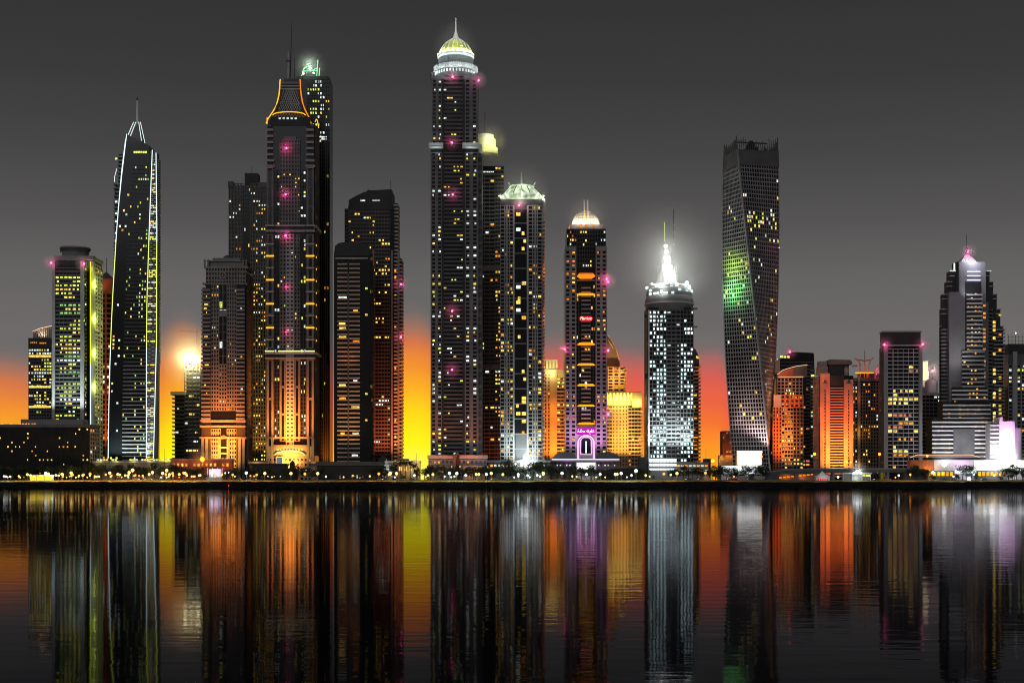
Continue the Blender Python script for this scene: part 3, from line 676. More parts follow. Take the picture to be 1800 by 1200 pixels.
for x in (470, 488, 535, 551): t.light(x, -16, 775, ORANGE, 80000, aim=(x, 0, 700), spot=R(38))
t.light(540, -40, 175, (1, .95, .9), 9000, aim=(511, 10, 170), spot=R(70))
t.done()

# --- dark tower behind with green lit rooftop
t = Tower('skyscraper', 'black slab tower with green and white lit rooftop rig behind the golden-crowned tower', 'skyscraper', 555, 1335, 11)
t.core(520, 580, 140, 0, 40)
t.facade('F', 540, 580, 140, 250, 7.0, 9, 0.3, 0.7, 0.25, 1.0, DARKW, lit=lambda f, j: .35 if j < 6 else .1, pal=P_COOL, run=.5)
t.facade('F', 540, 578, 250, 838, 7.0, 9, 0.2, 0.7, 0.35, 1.2, DARKW, lit=.015)
for x in (572, 575.5, 579): t.fbox('cladding', DIMW, 'F', x, x+1, 150, 838, 0, 2.5)
for i in range(3): t.fbox('cladding', DIMW, 'F', 568+i*4, 569.5+i*4, 600+i*20, 838, 0, 5)
t.box('parapet', DARKW, 522, 578, 134, 141, -1, 41)
for i in range(5): t.win('F', 557+t.rng.random()*12, 561+t.rng.random()*12+2, 240+i*2, 242+i*2, t.rng.choice([WARM, COOL]), v=1)
GS = emit('green_lamp_strip', (130, 245, 160), 1.5); 
for a, b in (((529, 6, 133), (534, 6, 118)), ((534, 6, 118), (545, 6, 113)), ((545, 6, 124), (556, 6, 118)), ((556, 6, 132), (558, 6, 104)), ((560, 6, 132), (561, 6, 118)), ((530, 6, 124), (558, 6, 122))): t.tube('rooftop_rig', GS, [a, b], 0.7, 4)
for x, y, r in ((545, 120, 3.0), (533, 129, 2.2), (551, 128, 2)): t.lathe('work_light', BRIGHT, x, 2, [(.2, y-r), (r, y), (.2, y+r)], 10); t.light(x, 0, y, (.8, 1, .8), 9000, 1)
t.light(545, -8, 114, (.7, 1, .72), 40000, 1.0)
t.flood(560, 586, ORANGE, 40000, 832, -14, 120)
t.mist(545, 118, 34, .010, -4)
t.done()

# --- black round-shouldered tower
t = Tower('apartment_tower', 'black tower with rounded shoulders and amber-edged balcony lines', 'apartment tower', 619, 1250, 12)
t.prism('glazing', GLASS, [(587, 845), (587, 446), (589, 432), (596, 427), (608, 425), (635, 426), (646, 430), (651, 440), (652, 845)], 0, 45)
t.prism('crown', DARKW, [(588, 450), (589.5, 433), (596, 428), (608, 426), (634, 427), (645, 431), (650, 441), (650, 450)], -2, 40)
t.xr = 652
t.fbox('parapet', LIGHTW, 'F', 590, 647, 453, 455.5, 0, 3)
BR = mat('bronze_rail', (0.46, 0.36, 0.31), 0.6)
t.balconies('F', 593, 611, 458, 812, 7.7, 2.6, 0.35, BR); t.balconies('F', 614, 633, 458, 812, 7.7, 2.6, 0.35, BR)
t.fbox('cladding', DIMW, 'F', 611.5, 613.5, 480, 812, 0, 3.2)
for i in range(45):
    y = 459+i*7.7
    for a, b in ((594, 610), (615, 632)):
        if y < 806 and t.rng.random() < .2: t.win('F', a+t.rng.random()*6, b-t.rng.random()*5, y+.4, y+3.9, t.rng.choice([WARM, WARM, AMBER, COOL]), v=.4)
    if y < 806 and t.rng.random() < .12: t.win('F', 642, 646, y, y+3.5, t.rng.choice([WARM, LIME]), v=.4)
t.facade('R', 3, 44, 460, 835, 7.7, 5, .2, .6, .2, .8, DARKW, lit=.02)
t.flood(592, 634, AMB, 42000, 818, -20, 260); t.light(613, -30, 640, ORANGE, 20000, aim=(613, 0, 620), spot=R(100))
t.done()

# --- curved roof tower behind
t = Tower('apartment_tower', 'grey balcony tower with curved sloping roof and orange right flank', 'apartment tower', 650, 1325, 13)
t.core(612, 692, 362, 0, 50)
t.prism('roof', DARKW, [(613, 368), (613, 352), (625, 345), (640, 338), (652, 335), (688, 333), (690, 336), (690, 368)], -1.5, 48)
t.tube('mast', BLACK, [(686, 10, 336), (686, 10, 314)], .4); t.box('roof_plant', DARKW, 645, 650, 333, 338, 4, 10)
t.win('F', 634, 642, 352, 354, COOL, v=2.2); t.win('F', 655, 668, 352, 353.5, COOL, v=2.2)
t.facade('F', 612, 686, 366, 838, 6.6, 14, 0.42, 1.2, 0.16, 0.9, DIMW, lit=lambda f, j: .09 if f < .5 else .05, pal=P_WARM, run=.5)
t.box('side_wing', GLASS, 692, 699, 356, 845, 6, 48); t.box('side_wing', GLASS, 699, 705, 452, 845, 12, 46); t.box('side_wing', DARKW, 605, 612, 366, 845, 6, 48)
for x0, x1, a, b, dd in ((690, 700, 358, 838, 5), (699, 706.5, 455, 838, 10), (606, 613, 366, 500, 4)):
    y = a
    while y < b: t.box('side_balcony', LIGHTW if x0 > 640 else DIMW, x0, x1, y, y+2.9, dd, dd+34); y += 6.6
for x in (655, 687.5, 699): t.fbox('pier', MIDW, 'F', x, x+3, 440, 838, 0, 2.2)
for y in range(470, 830, 14): t.win('F', 693, 696, y+t.rng.random()*6, y+4+t.rng.random()*6, t.rng.choice([WARM, AMBER]), v=-5.0) if t.rng.random() < .6 else None
t.beacon(704.5, 499, 4, 1800); t.beacon(704.5, 592, 4, 1800)
t.flood(655, 706, RED, 120000, 830, -22, 120); t.light(722, -8, 700, ORANGE, 150000); t.light(722, -8, 640, ORANGE, 70000); t.light(722, -8, 775, AMB, 130000)  # unseen lamps added for the orange sky light on the right flank
t.done()
# --- tallest tower with ribbed onion dome
t = Tower('skyscraper', 'tallest tower, charcoal with ribbed glowing dome and needle spire', 'skyscraper', 799, 1250, 14)
t.core(757, 841, 262, 0, 62, m=GLASS); t.box('glazing', GLASS, 759, 840, 134, 263, 1, 60)
S9 = mat('slate_stone', (0.20, 0.195, 0.205), 0.85)
GC = [COOL, COOL, LIME, WARM, COOL]
for (top, bot, i0) in ((140, 254, 1), (268, 800, 0)):
    for a, b in ((757+i0*2, 778), (816, 841-i0*1)):
        t.facade('F', a, b, top, bot, 7.1, 2, 0.42, 1.2, 0.5, 1.9, S9, lit=lambda f, j: .2 if i0 else (.34 if a < 780 else .2), pal=GC, run=.55)
    t.facade('F', 779.5, 814, top, bot, 7.1, 6, 0.5, 1.0, 0.0, 0, DIMW, lit=.10, pal=[LIME, WARM, COOL], run=.25)
    for a in (776.5, 813.5): t.fbox('pier', DARKW, 'F', a, a+3.5, top, bot, 0, 2.6)
t.box('corner_pier', DIMW, 839, 846, 268, 805, 6, 62)
t.xr = 846; t.facade('R', 8, 60, 268, 800, 7.1, 7, .42, 1.0, .45, 1.5, S9, lit=.05, pal=GC)
for i in range(38): t.box('corner_rib', S9, 837, 846.8, 270+i*14, 275+i*14, 4, 7)
CWS = mat('pale_moulding', (.62, .66, .66), .7)
for a, b in ((754, 779), (813, 843)): t.fbox('cornice', CWS, 'F', a, b, 252, 261, 0, 5); t.fbox('cornice', CWS, 'F', a-.5, b+.5, 258.5, 261.5, 0, 6); t.light((a+b)/2, -14, 270, CW, 4500, aim=((a+b)/2, 0, 256), spot=R(120))
t.box('cornice', CWS, 841, 847, 254, 261, -2, 60)
t.box('parapet', S9, 758, 841, 134, 141, -2, 62)
for a in (759, 836): t.lathe('corner_turret', S9, a, 2, [(3, 140), (3, 131), (4, 130), (.4, 127)], 10)
D0 = 30
t.lathe('drum', DIMW, 800, D0, [(36, 136), (36, 117), (30, 116)], 48)
for i in range(20):
    a = math.pi+math.pi*(i+.5)/20; x = 800+36.3*math.cos(a); d = D0+36.3*math.sin(a); o = t.P(x, d, 124)
    w = bpy.data.objects.new('window', unit_box(COOL)); C.objects.link(w); w.parent = t.root; w.location = o; w.scale = (1.1, 1.1, 2.4); w.rotation_euler = (0, 0, a)
t.lathe('ring_gallery', CWS, 800, D0, [(34, 120), (38.5, 119), (38.8, 112), (36, 110.5), (31, 110)], 48)
for i in range(30):
    a = math.pi+math.pi*(i+.5)/30; x = 800+39*math.cos(a); d = D0+39*math.sin(a); t.box('gallery_rib', WHITE, x-.5, x+.5, 111, 119.5, d-.6, d+.6)
t.lathe('drum', DIMW, 800, D0, [(31, 111), (31, 96), (28, 95)], 48)
t.lathe('ring_gallery', CWS, 800, D0, [(28, 97), (33, 93), (32.5, 89.5), (30, 88.5), (24, 88)], 48)
for i in range(30):
    a = math.pi+math.pi*(i+.5)/30; x = 800+32.6*math.cos(a); d = D0+32.6*math.sin(a); t.box('gallery_rib', WHITE, x-.4, x+.4, 88.5, 93.5, d-.6, d+.6)
dome = [(29.5, 89), (28.5, 84), (26, 78), (22, 72), (17, 67), (11, 63), (7, 60), (4.5, 55), (2.6, 49), (1.4, 45)]
t.lathe('dome', mat('ochre_glass', (.5, .55, .1), .4), 800, D0, dome[:7], 40)
t.lathe('dome_tip', WHITE, 800, D0, [(8, 61.5)]+dome[6:]+[(1.2, 36), (.9, 27), (1.4, 24), (.2, 21)], 14)
for i in range(20):
    a = 2*math.pi*(i+.5)/20; t.tube('dome_rib', WHITE, [(800+(r+.4)*math.cos(a), D0+(r+.4)*math.sin(a), y) for r, y in dome[:7]], .85, 5)
for i in range(12):
    a = math.pi+math.pi*(i+.5)/12; x = 800+27.8*math.cos(a); d = D0+27.8*math.sin(a)
    t.light(x*1.0+3.5*math.cos(a), d+3.5*math.sin(a), 87.5, (1, .97, .55), 5000, .4)
for i in range(8):
    a = math.pi+math.pi*(i+.5)/8; t.light(800+46*math.cos(a), D0+46*math.sin(a), 122, CW, 3000, .4)
    t.light(800+39*math.cos(a), D0+39*math.sin(a), 98, CW, 2200, .4)
t.light(800, -10, 52, (.95, 1, .9), 16000, .5); t.lathe('beacon', PINK, 800, D0, [(.1, 24), (.8, 23), (.1, 21.8)], 8)  # unseen lamp added in front of the dome to whiten it
t.light(760, D0, 84, (1, .95, .6), 5000, .5); t.light(838, D0, 84, (1, .95, .6), 5000, .5)
for x, y in ((796, 137), (841.5, 143), (795, 252), (796, 343), (795, 547), (795, 650)): t.beacon(x, y, -5, 1500)
# podium
t.box('podium', S9, 754, 856, 800, 845, -16, 20); t.box('podium', STONE, 752, 790, 818, 845, -26, 5); t.box('podium', STONE, 815, 852, 818, 845, -26, 5); t.box('podium_band', LIGHTW, 752.5, 857, 800, 806, -18, 20)
t.dF = -16; t.facade('F', 754, 856, 808, 838, 7.5, 14, .4, 1, .45, 1.4, LIGHTW, lit=.2, pal=P_FIRE)
for x, w in ((762, 10), (775, 6), (822, 16), (844, 4)): t.dF = -26; t.win('F', x, x+w, 828, 830, AMBER, v=.3)
t.dF = 0; t.tube('vent_stack', DIMW, [(800, -22, 845), (800, -22, 800), (806, -22, 796)], 3.4, 8); t.tube('vent_stack', DARKW, [(806, -22, 845), (806, -22, 797)], 2.2, 8)
t.flood(754, 850, RED, 26000, 838, -44, 90); t.light(748, -40, 822, ORANGE, 12000); t.light(832, -46, 830, (1, .4, .2), 9000)
t.mist(800, 75, 44, .004, 10)
t.done()

# --- round-topped tower behind with yellow lit crown
t = Tower('apartment_tower', 'dark tower with stepped yellow floodlit crown half hidden behind the domed tower', 'apartment tower', 862, 1335, 15)
t.core(838, 886, 290, 0, 50)
t.facade('F', 843, 870, 300, 838, 7.0, 3, .35, .8, .08, .8, DIMW, lit=.06, pal=P_WARM); t.facade('F', 870, 886, 292, 838, 7.0, 3, .4, 1.2, .2, 1.6, DIMW, lit=.26, pal=P_WARM)
t.fbox('band', DIMW, 'F', 840, 886, 466, 476, 0, 2); t.fbox('band', DIMW, 'F', 840, 886, 640, 650, 0, 2)
t.prism('shoulder', MIDW, [(840, 292), (840, 276), (846, 272), (866, 270), (874, 274), (886, 276), (886, 292)], -1, 46)
t.lathe('crown', MIDW, 852, 24, [(27, 274), (27, 268), (22, 266)], 30); t.lathe('crown', WHITE, 853, 22, [(22, 267), (22, 256), (18, 255.5), (18, 240), (15, 239), (15, 233), (4, 231)], 30)
t.box('rooftop_sign', mat('sign_back', (.03, .03, .03)), 849, 870, 300, 306, -4, -2); 
for i in range(6): t.win('F', 850+i*3.2, 852.2+i*3.2, 302, 304.2, COOL, v=4.2, name='sign_letter')
t.tube('mast', BLACK, [(852, 22, 234), (852, 22, 190)], .5)
t.light(858, -22, 262, (1, 1, .2), 16000, aim=(856, 10, 250), spot=R(120)); t.light(880, 6, 250, (1, 1, .2), 12000); t.light(862, -8, 240, (.95, 1, .6), 9000)
t.flood(845, 885, RED, 15000, 838, -16, 90)
t.mist(860, 245, 36, .010, -4)
t.done()

# --- tower with white octagonal lantern crown
t = Tower('apartment_tower', 'charcoal tower with white glowing octagonal lantern crown and orange lit right edge', 'apartment tower', 917, 1260, 16)
t.core(879, 953, 350, 0, 58, m=GLASS)
LT = dict(pal=[WARM, WARM, COOL, WARM, AMBER])
for a, b, n in ((879, 904, 3), (928, 953, 3)): t.facade('F', a, b, 355, 815, 6.75, n, .3, 1.1, .24, 1.4, MIDW, lit=lambda f, j: .12+.18*f, run=.4, **LT)
t.facade('F', 904, 928, 366, 815, 27, 1, .06, .7, 0, 0, MIDW, lit=0)
t.facade('F', 906, 926, 366, 770, 6.75, 2, 0, 0, 0, 0, lit=.2, run=.2, **LT)
t.fbox('lower_panel', DIMW, 'F', 906, 926, 762, 815, 0, .5)
for a in (901.5, 926): t.fbox('pier', LIGHTW, 'F', a, a+3, 362, 838, 0, 3.0)
for a in (889.5, 939.5): t.fbox('pier', MIDW, 'F', a, a+3, 352, 838, 0, 1.9)
t.fbox('frieze', DARKW, 'F', 880, 953, 350, 360, 0, 2.0)
t.xr = 953; t.facade('R', 2, 57, 352, 830, 6.75, 8, .4, 1.0, .3, 1.4, LIGHTW, lit=.05)
for y in range(365, 835, 7): t.box('side_balcony', LIGHTW, 953.5, 958, y, y+2.6, 3, 40)
t.box('side_fin', LIGHTW, 954, 958.5, 349, 375, 1, 12)
lantern_glow = emit('lantern_glow', (225, 250, 205), .8, .75, scale=.16)
oc = [(35, 348), (38.5, 340), (24, 325), (23, 322), (17, 321)]
t.lathe('lantern', lantern_glow, 917, 29, oc, 8)
for i in range(16):
    a = 2*math.pi*i/16; t.tube('lantern_rib', BLACK if i % 2 else WHITE, [(917+(r+.3)*math.cos(a), 29+(r+.3)*math.sin(a), y) for r, y in oc[1:3]], 1.0, 4)
for i in range(8):
    a = 2*math.pi*(i+.5)/8+math.pi/8; t.tube('lantern_fin', WHITE, [(917+33*math.cos(a), 29+33*math.sin(a), 349), (917+40*math.cos(a), 29+40*math.sin(a), 338), (917+37*math.cos(a), 29+37*math.sin(a), 336)], 1.3, 4)
    t.light(917+46*math.cos(a), 29+46*math.sin(a), 346, (.95, 1, .85), 15000, .5)
t.lathe('spire', WHITE, 917, 29, [(3, 323), (2, 318), (1.5, 308), (.5, 296)], 8)
for a in (898, 937): t.tube('lantern_fin', WHITE, [(a, 12, 324), (a+(1 if a > 917 else -1)*4, 10, 319)], .8, 4)
t.beacon(912.5, 362, -6, 2500)
t.light(964, 6, 360, AMB, 4000)
for y in (480, 560, 640, 720, 790): t.light(966, 0, y, ORANGE, 42000)
for x in (903, 927.5): t.light(x, -10, 815, CW, 16000, aim=(x, 0, 740), spot=R(60))
t.flood(885, 950, CW, 30000, 835, -30, 60)
t.mist(917, 332, 54, .007, 0)
t.done()

# --- orange tower glimpsed between
t = Tower('apartment_tower', 'slim orange floodlit tower with yellow lit square top beside the lantern-crowned tower', 'apartment tower', 974, 1335, 17)
t.core(956, 994, 655, 0, 45, m=DARKW, part='wall')
t.facade('F', 956, 974, 655, 838, 6.5, 3, .4, 1, .5, 1.6, STONE, lit=.15, pal=P_FIRE); t.facade('F', 978, 994, 662, 838, 6.5, 2, .42, 2.5, .2, 1, STONE, lit=.3, pal=[WARM, LIME, AMBER])
t.fbox('pier', STONE, 'F', 966, 979, 650, 838, 0, 3)
t.box('crown', WHITE, 957, 980, 632, 650, 2, 30); t.box('crown', STONE, 956, 990, 649, 658, -2, 40); t.box('crown', STONE, 980, 992, 656, 664, -3, 40)
for i in range(4): t.box('crown_shade_bar', mat('opening_shade', (.15, .1, .05)), 958.5+i*5.5, 960+i*5.5, 634, 648, 1.5, 2.5)  # solid dark bars painting the shade inside the crown's openings
t.flood(954, 994, ORANGE, 190000, 835, -20, 120); t.light(968, -14, 656, (1, .78, .2), 26000); t.light(985, -16, 664, AMB, 9000); t.light(972, -16, 720, ORANGE, 40000)
t.done()

# --- hotel with glowing beehive dome and signs
t = Tower('hotel_tower', 'hotel tower with beehive lit dome, orange glowing balconies, red sign and violet arch', 'hotel', 1030, 1250, 18)
t.core(993, 1067, 436, 0, 62); t.box('glazing', GLASS, 996, 1065, 402, 437, 1, 60)
H9 = mat('mauve_stone', (0.30, 0.27, 0.28), 0.85)
for a, b in ((993, 1013), (1047, 1067)):
    t.facade('F', a, b, 440, 812, 7.4, 2, .42, 1.6, .42, 2.2, H9, lit=.2, pal=P_FIRE+[WARM], run=.4)
    t.fbox('parapet', H9, 'F', a, b, 433, 441, 0, 3)
for i in range(7): t.fbox('stepped_band', H9, 'F', 1003, 1013+i*0-max(0, 6-i), 447+i*7.4, 449.5+i*7.4, 0, 1.2); t.fbox('stepped_band', H9, 'F', 1047+max(0, 6-i), 1057, 447+i*7.4, 449.5+i*7.4, 0, 1.2)
t.facade('F', 1015, 1045, 404, 470, 7.4, 7, .35, .5, .3, .8, DARKW, lit=.14, pal=[COOL, WARM])
t.facade('F', 996, 1014, 404, 432, 7.4, 4, .35, .5, .3, .8, DARKW, lit=.3, pal=[COOL, WARM, ROSE]); t.facade('F', 1046, 1065, 404, 432, 7.4, 4, .35, .5, .3, .8, DARKW, lit=.2, pal=[COOL])
t.facade('F', 1013, 1022, 500, 744, 7.4, 2, .14, .6, .3, .8, DARKW, lit=.1, pal=P_WARM); t.facade('F', 1038, 1047, 500, 744, 7.4, 2, .14, .6, .3, .8, DARKW, lit=.12, pal=P_WARM)
t.balconies('F', 1022, 1038, 500, 744, 7.4, 2.6, .35, H9)
t.facade('F', 1022, 1038, 500, 744, 7.4, 3, 0, 0, 0, 0, lit=.14, pal=P_WARM)
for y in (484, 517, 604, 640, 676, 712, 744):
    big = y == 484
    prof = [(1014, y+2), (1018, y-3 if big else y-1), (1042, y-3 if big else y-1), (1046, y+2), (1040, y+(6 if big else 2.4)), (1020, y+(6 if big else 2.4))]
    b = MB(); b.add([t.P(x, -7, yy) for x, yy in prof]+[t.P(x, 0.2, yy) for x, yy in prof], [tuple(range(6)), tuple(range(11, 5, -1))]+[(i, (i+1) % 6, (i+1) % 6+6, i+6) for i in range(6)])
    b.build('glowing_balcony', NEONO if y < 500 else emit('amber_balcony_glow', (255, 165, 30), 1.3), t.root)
    t.light(1030, -12, y-6, ORANGE, 2600)
t.fbox('balcony_rail', WHITE, 'F', 1018, 1042, 482, 483.5, 7.2, 7.8); t.fbox('balcony_rail', H9, 'F', 1014, 1046, 492, 494, 0, 3)
t.box('drum', H9, 1002, 1060, 393, 403, 6, 56); t.lathe('drum', H9, 1031, 31, [(28, 402), (28, 391), (25, 390)], 32)
for i in range(9):
    a = math.pi+math.pi*(i+.5)/9; x = 1031+29*math.cos(a); d = 31+29*math.sin(a); w = bpy.data.objects.new('window', unit_box(AMBER)); C.objects.link(w); w.parent = t.root; w.location = t.P(x, d, 396.5); w.scale = (1.5, 1.5, 2.4); w.rotation_euler = (0, 0, a)
dm = [(24, 391), (23.5, 385), (21, 378), (17, 372), (11, 368), (4, 366), (.5, 365.5)]
t.lathe('dome', mat('cream_dome', (.75, .68, .55), .7), 1031, 31, dm, 32)
for i in range(20):
    a = 2*math.pi*i/20; t.tube('dome_rib', STONE, [(1031+(r+.3)*math.cos(a), 31+(r+.3)*math.sin(a), y) for r, y in dm[:-1]], .5, 4)
for j, (r, y) in enumerate(((23.9, 386), (22.6, 381), (20, 376), (16, 371))): t.tube('dome_rib', STONE, [(1031+r*math.cos(a), 31+r*math.sin(a), y) for a in [i*math.pi/16 for i in range(33)]], .45, 4)
for x in (1027.5, 1034): t.tube('mast', WHITE, [(x, 9, 392), (x, 9, 366), (x, 14, 349)], .8, 6); t.tube('light_strip', NEONG, [(x, 7.8, 390), (x, 7.8, 368)], .4, 4)
for i in range(8):
    a = math.pi+math.pi*(i+.5)/8; t.light(1031+32*math.cos(a), 31+32*math.sin(a), 388, (1, .86, .62), 6500, .5)
t.light(1031, -18, 372, (1, .9, .7), 6000)
# red sign with white script lettering
b = MB(); nn = 24; pill = [(1022+4.2*math.cos(a) if math.cos(a) < 0 else 1037.5+4.2*math.cos(a), 560+4.4*math.sin(a)) for a in [2*math.pi*(i+.5)/nn for i in range(nn)]]
b.add([t.P(x, -3.4, y) for x, y in pill]+[t.P(x, -0.6, y) for x, y in pill], [tuple(range(nn)), tuple(range(2*nn-1, nn-1, -1))]+[(i, (i+1) % nn, (i+1) % nn+nn, i+nn) for i in range(nn)])
sg = b.build('sign', emit('red_sign_box', (235, 10, 40), 1.0), t.root)
def text(body, px, d, py, hpx, m, name, parent, shear=0.0, wfit=None):
    cu = bpy.data.curves.new('letters', 'FONT'); cu.body = body; cu.align_x = 'CENTER'; cu.align_y = 'CENTER'; cu.shear = shear; cu.extrude = 0.12
    cu.size = hpx*t.s; to = bpy.data.objects.new('letters', cu); C.objects.link(to)
    bpy.context.view_layer.update(); dg = bpy.context.evaluated_depsgraph_get(); me = bpy.data.meshes.new_from_object(to.evaluated_get(dg)); bpy.data.objects.remove(to)
    me.materials.clear(); me.materials.append(m); o = bpy.data.objects.new(name, me); C.objects.link(o); o.parent = parent; o.location = t.P(px, d, py); o.rotation_euler = (R(90), 0, 0)
    if wfit:
        xs = [v.co.x for v in me.vertices]; k_ = wfit*t.s/(max(xs)-min(xs)); o.scale = (k_, 1, 1)
    return o
text('Marriott', 1029.8, -3.8, 560, 7.5, emit('cream_letters', (255, 240, 200), 2.0), 'lettering', sg, .2, 20)
# violet sign with white Arabic style script
b = MB(); a0 = t.P(1013.5, -3.0, 763.5); a1 = t.P(1046.5, -0.8, 751); b.box(a0[0], a1[0], a0[1], a1[1], a0[2], a1[2])
sg = b.build('sign', emit('violet_sign_box', (225, 20, 205), 0.95), t.root)
b = MB()
for p_ in ([(1015, 759), (1017, 757.4), (1018, 759), (1020, 759.2), (1021, 757.2), (1022, 759.2), (1024, 757.4), (1025, 759.2), (1027, 757.5), (1028, 759.2)],
           [(1031, 757), (1032, 759), (1034, 757.6), (1034.6, 759.4), (1036, 760.2)], [(1036.8, 759), (1037.4, 756.8), (1038.6, 759.2), (1040, 759)], [(1041, 760.2), (1042, 757.6), (1043, 758.6), (1044.6, 758.4)], [(1039.6, 754.4), (1039.8, 758)]):
    b.tube([t.P(x, -3.5, y) for x, y in p_], .62*t.s, 5)
for x, y in ((1016.4, 754.6), (1021, 755), (1022.4, 755), (1033, 755.6), (1034.2, 755.6), (1037, 762), (1042.4, 755.8)): q0 = t.P(x, -3.5, y); b.box(q0[0]-.3, q0[0]+.3, q0[1]-.2, q0[1]+.2, q0[2]-.3, q0[2]+.3)
b.build('lettering', emit('white_letters', (255, 250, 255), 2.0), sg)
t.fbox('entrance_wall', H9, 'F', 1012, 1048, 748, 845, 0, .6)
ar = [(1016, 812), (1016, 778)]+[(1030-14*math.cos(a), 778-13*math.sin(a)) for a in [i*math.pi/14 for i in range(1, 14)]]+[(1044, 778), (1044, 812)]
t.tube('arch', NEONP, [(x, -2.5, y) for x, y in ar], 1.2); t.tube('arch', NEONP, [(1030+(x-1030)*.72, -2.2, 777+(y-777)*.78 if y < 790 else y) for x, y in ar], .7)
t.fbox('atrium_glass', GLASS, 'F', 1022, 1038, 770, 812, .7, 1.2); t.win('F', 1029, 1031, 775, 796, NEONW, v=1.8, name='light_strip')
t.box('entrance_block', WHITE, 1019, 1040, 797, 845, -12, -2)
for i in range(7): t.win('F', 1012+i*5.2, 1016.5+i*5.2, 813, 824, emit('white_lobby', (255, 252, 255), 1.5), v=16.2)
t.box('entrance_block', WHITE, 1011, 1049, 811, 845, -16, -3)
t.xl = 993
for x, y in ((992.5, 614), (1066, 491), (1068.5, 496), (1069, 616), (1069, 728)): t.beacon(x, y, -4, 1800)
for y in (520, 562, 650, 678): t.light(1071, -2, y, ORANGE, 1500)
t.flood(995, 1065, VIO, 22000, 818, -30, 70); t.light(1030, -14, 768, (1, .1, .85), 5000); t.light(1030, -20, 735, (1, .3, .3), 5000)
t.mist(1031, 378, 44, .006, 0)

t.done()
# hotel podium with violet-white canopy line
t = Tower('hotel_podium', 'low curved grey podium with blue-white canopy line under the domed hotel', 'podium', 1025, 1222, 19)
t.prism('wall', DIMW, [(970, 850), (970, 806), (978, 797), (992, 793), (1006, 795), (1012, 802), (1012, 850)], 0, 10); t.prism('wall', DIMW, [(1048, 850), (1048, 802), (1054, 795), (1070, 793), (1084, 798), (1092, 808), (1092, 850)], 0, 10); t.box('wall', WHITE, 1012, 1048, 812, 850, -3, 8); t.win('F', 1014, 1046, 813, 824, emit('white_lobby', (255, 252, 255), 1.5), v=3.4, name='light_band')
t.box('canopy', MIDW, 968, 1089, 807, 811, -8, 0); t.box('light_strip', emit('blue_white_strip', (200, 200, 255), 1.8), 970, 1088, 806.2, 808, -9, -8)
for i in range(20): t.win('F', 973+i*5.6, 975+i*5.6, 816, 818.5, COOL, v=.3) if i % 3 else None
for i in range(14): t.box('recess_shade', DARKW, 974+i*8, 978+i*8, 813, 816, -.4, .5)  # raised dark blocks painting the shade of wall recesses
t.light(1000, -16, 820, VIO, 2500); t.light(1060, -16, 820, VIO, 2500); t.light(1078, -14, 818, AMB, 2500)
t.done()

# --- arched-roof tower behind the hotel
t = Tower('apartment_tower', 'amber lit tower with curved sail roof just right of the domed hotel', 'apartment tower', 1082, 1420, 20)
t.core(1064, 1099, 645, 0, 40)
t.prism('sail_roof', DIMW, [(1060, 645), (1060, 588), (1070, 590), (1078, 600), (1085, 615), (1089, 632), (1090, 645)], 4, 8); t.tube('sail_rib', LIGHTW, [(1066, 3, 586), (1075, 3, 597), (1083, 3, 612), (1088, 3, 630), (1090, 3, 645)], .7); t.tube('sail_rib', WHITE, [(1069, 3.4, 596), (1078, 3.4, 612)], .6)
t.facade('F', 1068, 1099, 645, 838, 5.4, 3, .42, 1.4, .3, 1.8, STONE, lit=.2, pal=P_FIRE)
for i in range(30): t.box('balcony_edge', STONE, 1096, 1101, 648+i*6, 650.4+i*6, -3, 20)
t.flood(1064, 1100, AMB, 90000, 720, -26, 90); t.light(1072, -12, 640, ORANGE, 18000); t.light(1074, -20, 670, AMB, 26000)
t.done()

# --- sandstone tower with golden lit crown
t = Tower('apartment_tower', 'sandstone tower flooded amber with blazing golden crown', 'apartment tower', 1100, 1325, 21)
t.core(1066, 1126, 712, 0, 48, m=DARKW, part='wall')
t.facade('F', 1076, 1104, 712, 838, 6.3, 5, .55, 1.6, .6, 2.0, STONE, lit=.03, pal=P_FIRE); t.facade('F', 1066, 1076, 712, 838, 6.3, 2, .45, 3, .2, 1.5, STONE, lit=.25, pal=P_FIRE); t.facade('F', 1104, 1127, 716, 838, 6.3, 4, .4, 2.6, .25, 1.4, STONE, lit=.18, pal=P_FIRE)
t.box('crown', STONE, 1064, 1126, 689, 713, -4, 40); t.box('crown_block', STONE, 1111, 1128, 690, 716, -8, 42)
for i in range(8): t.box('crown_pier', WHITE, 1065+i*6.2, 1068+i*6.2, 690, 703, -5.5, -3)
for i in range(5): t.win('F', 1069+i*9, 1073+i*9, 693, 699, emit('gold_crown_glow', (255, 225, 60), 1.6), v=4.4, name='crown_lamp')
for i in range(18): t.box('balcony_edge', STONE, 1124, 1130, 722+i*6.3, 724.5+i*6.3, -3, 20)
for x in (1072, 1086, 1100, 1119): t.light(x, -16, 708, (1, .72, .12), 16000)
t.flood(1066, 1128, AMB, 240000, 834, -24, 110); t.light(1098, -30, 760, AMB, 60000)
t.done()

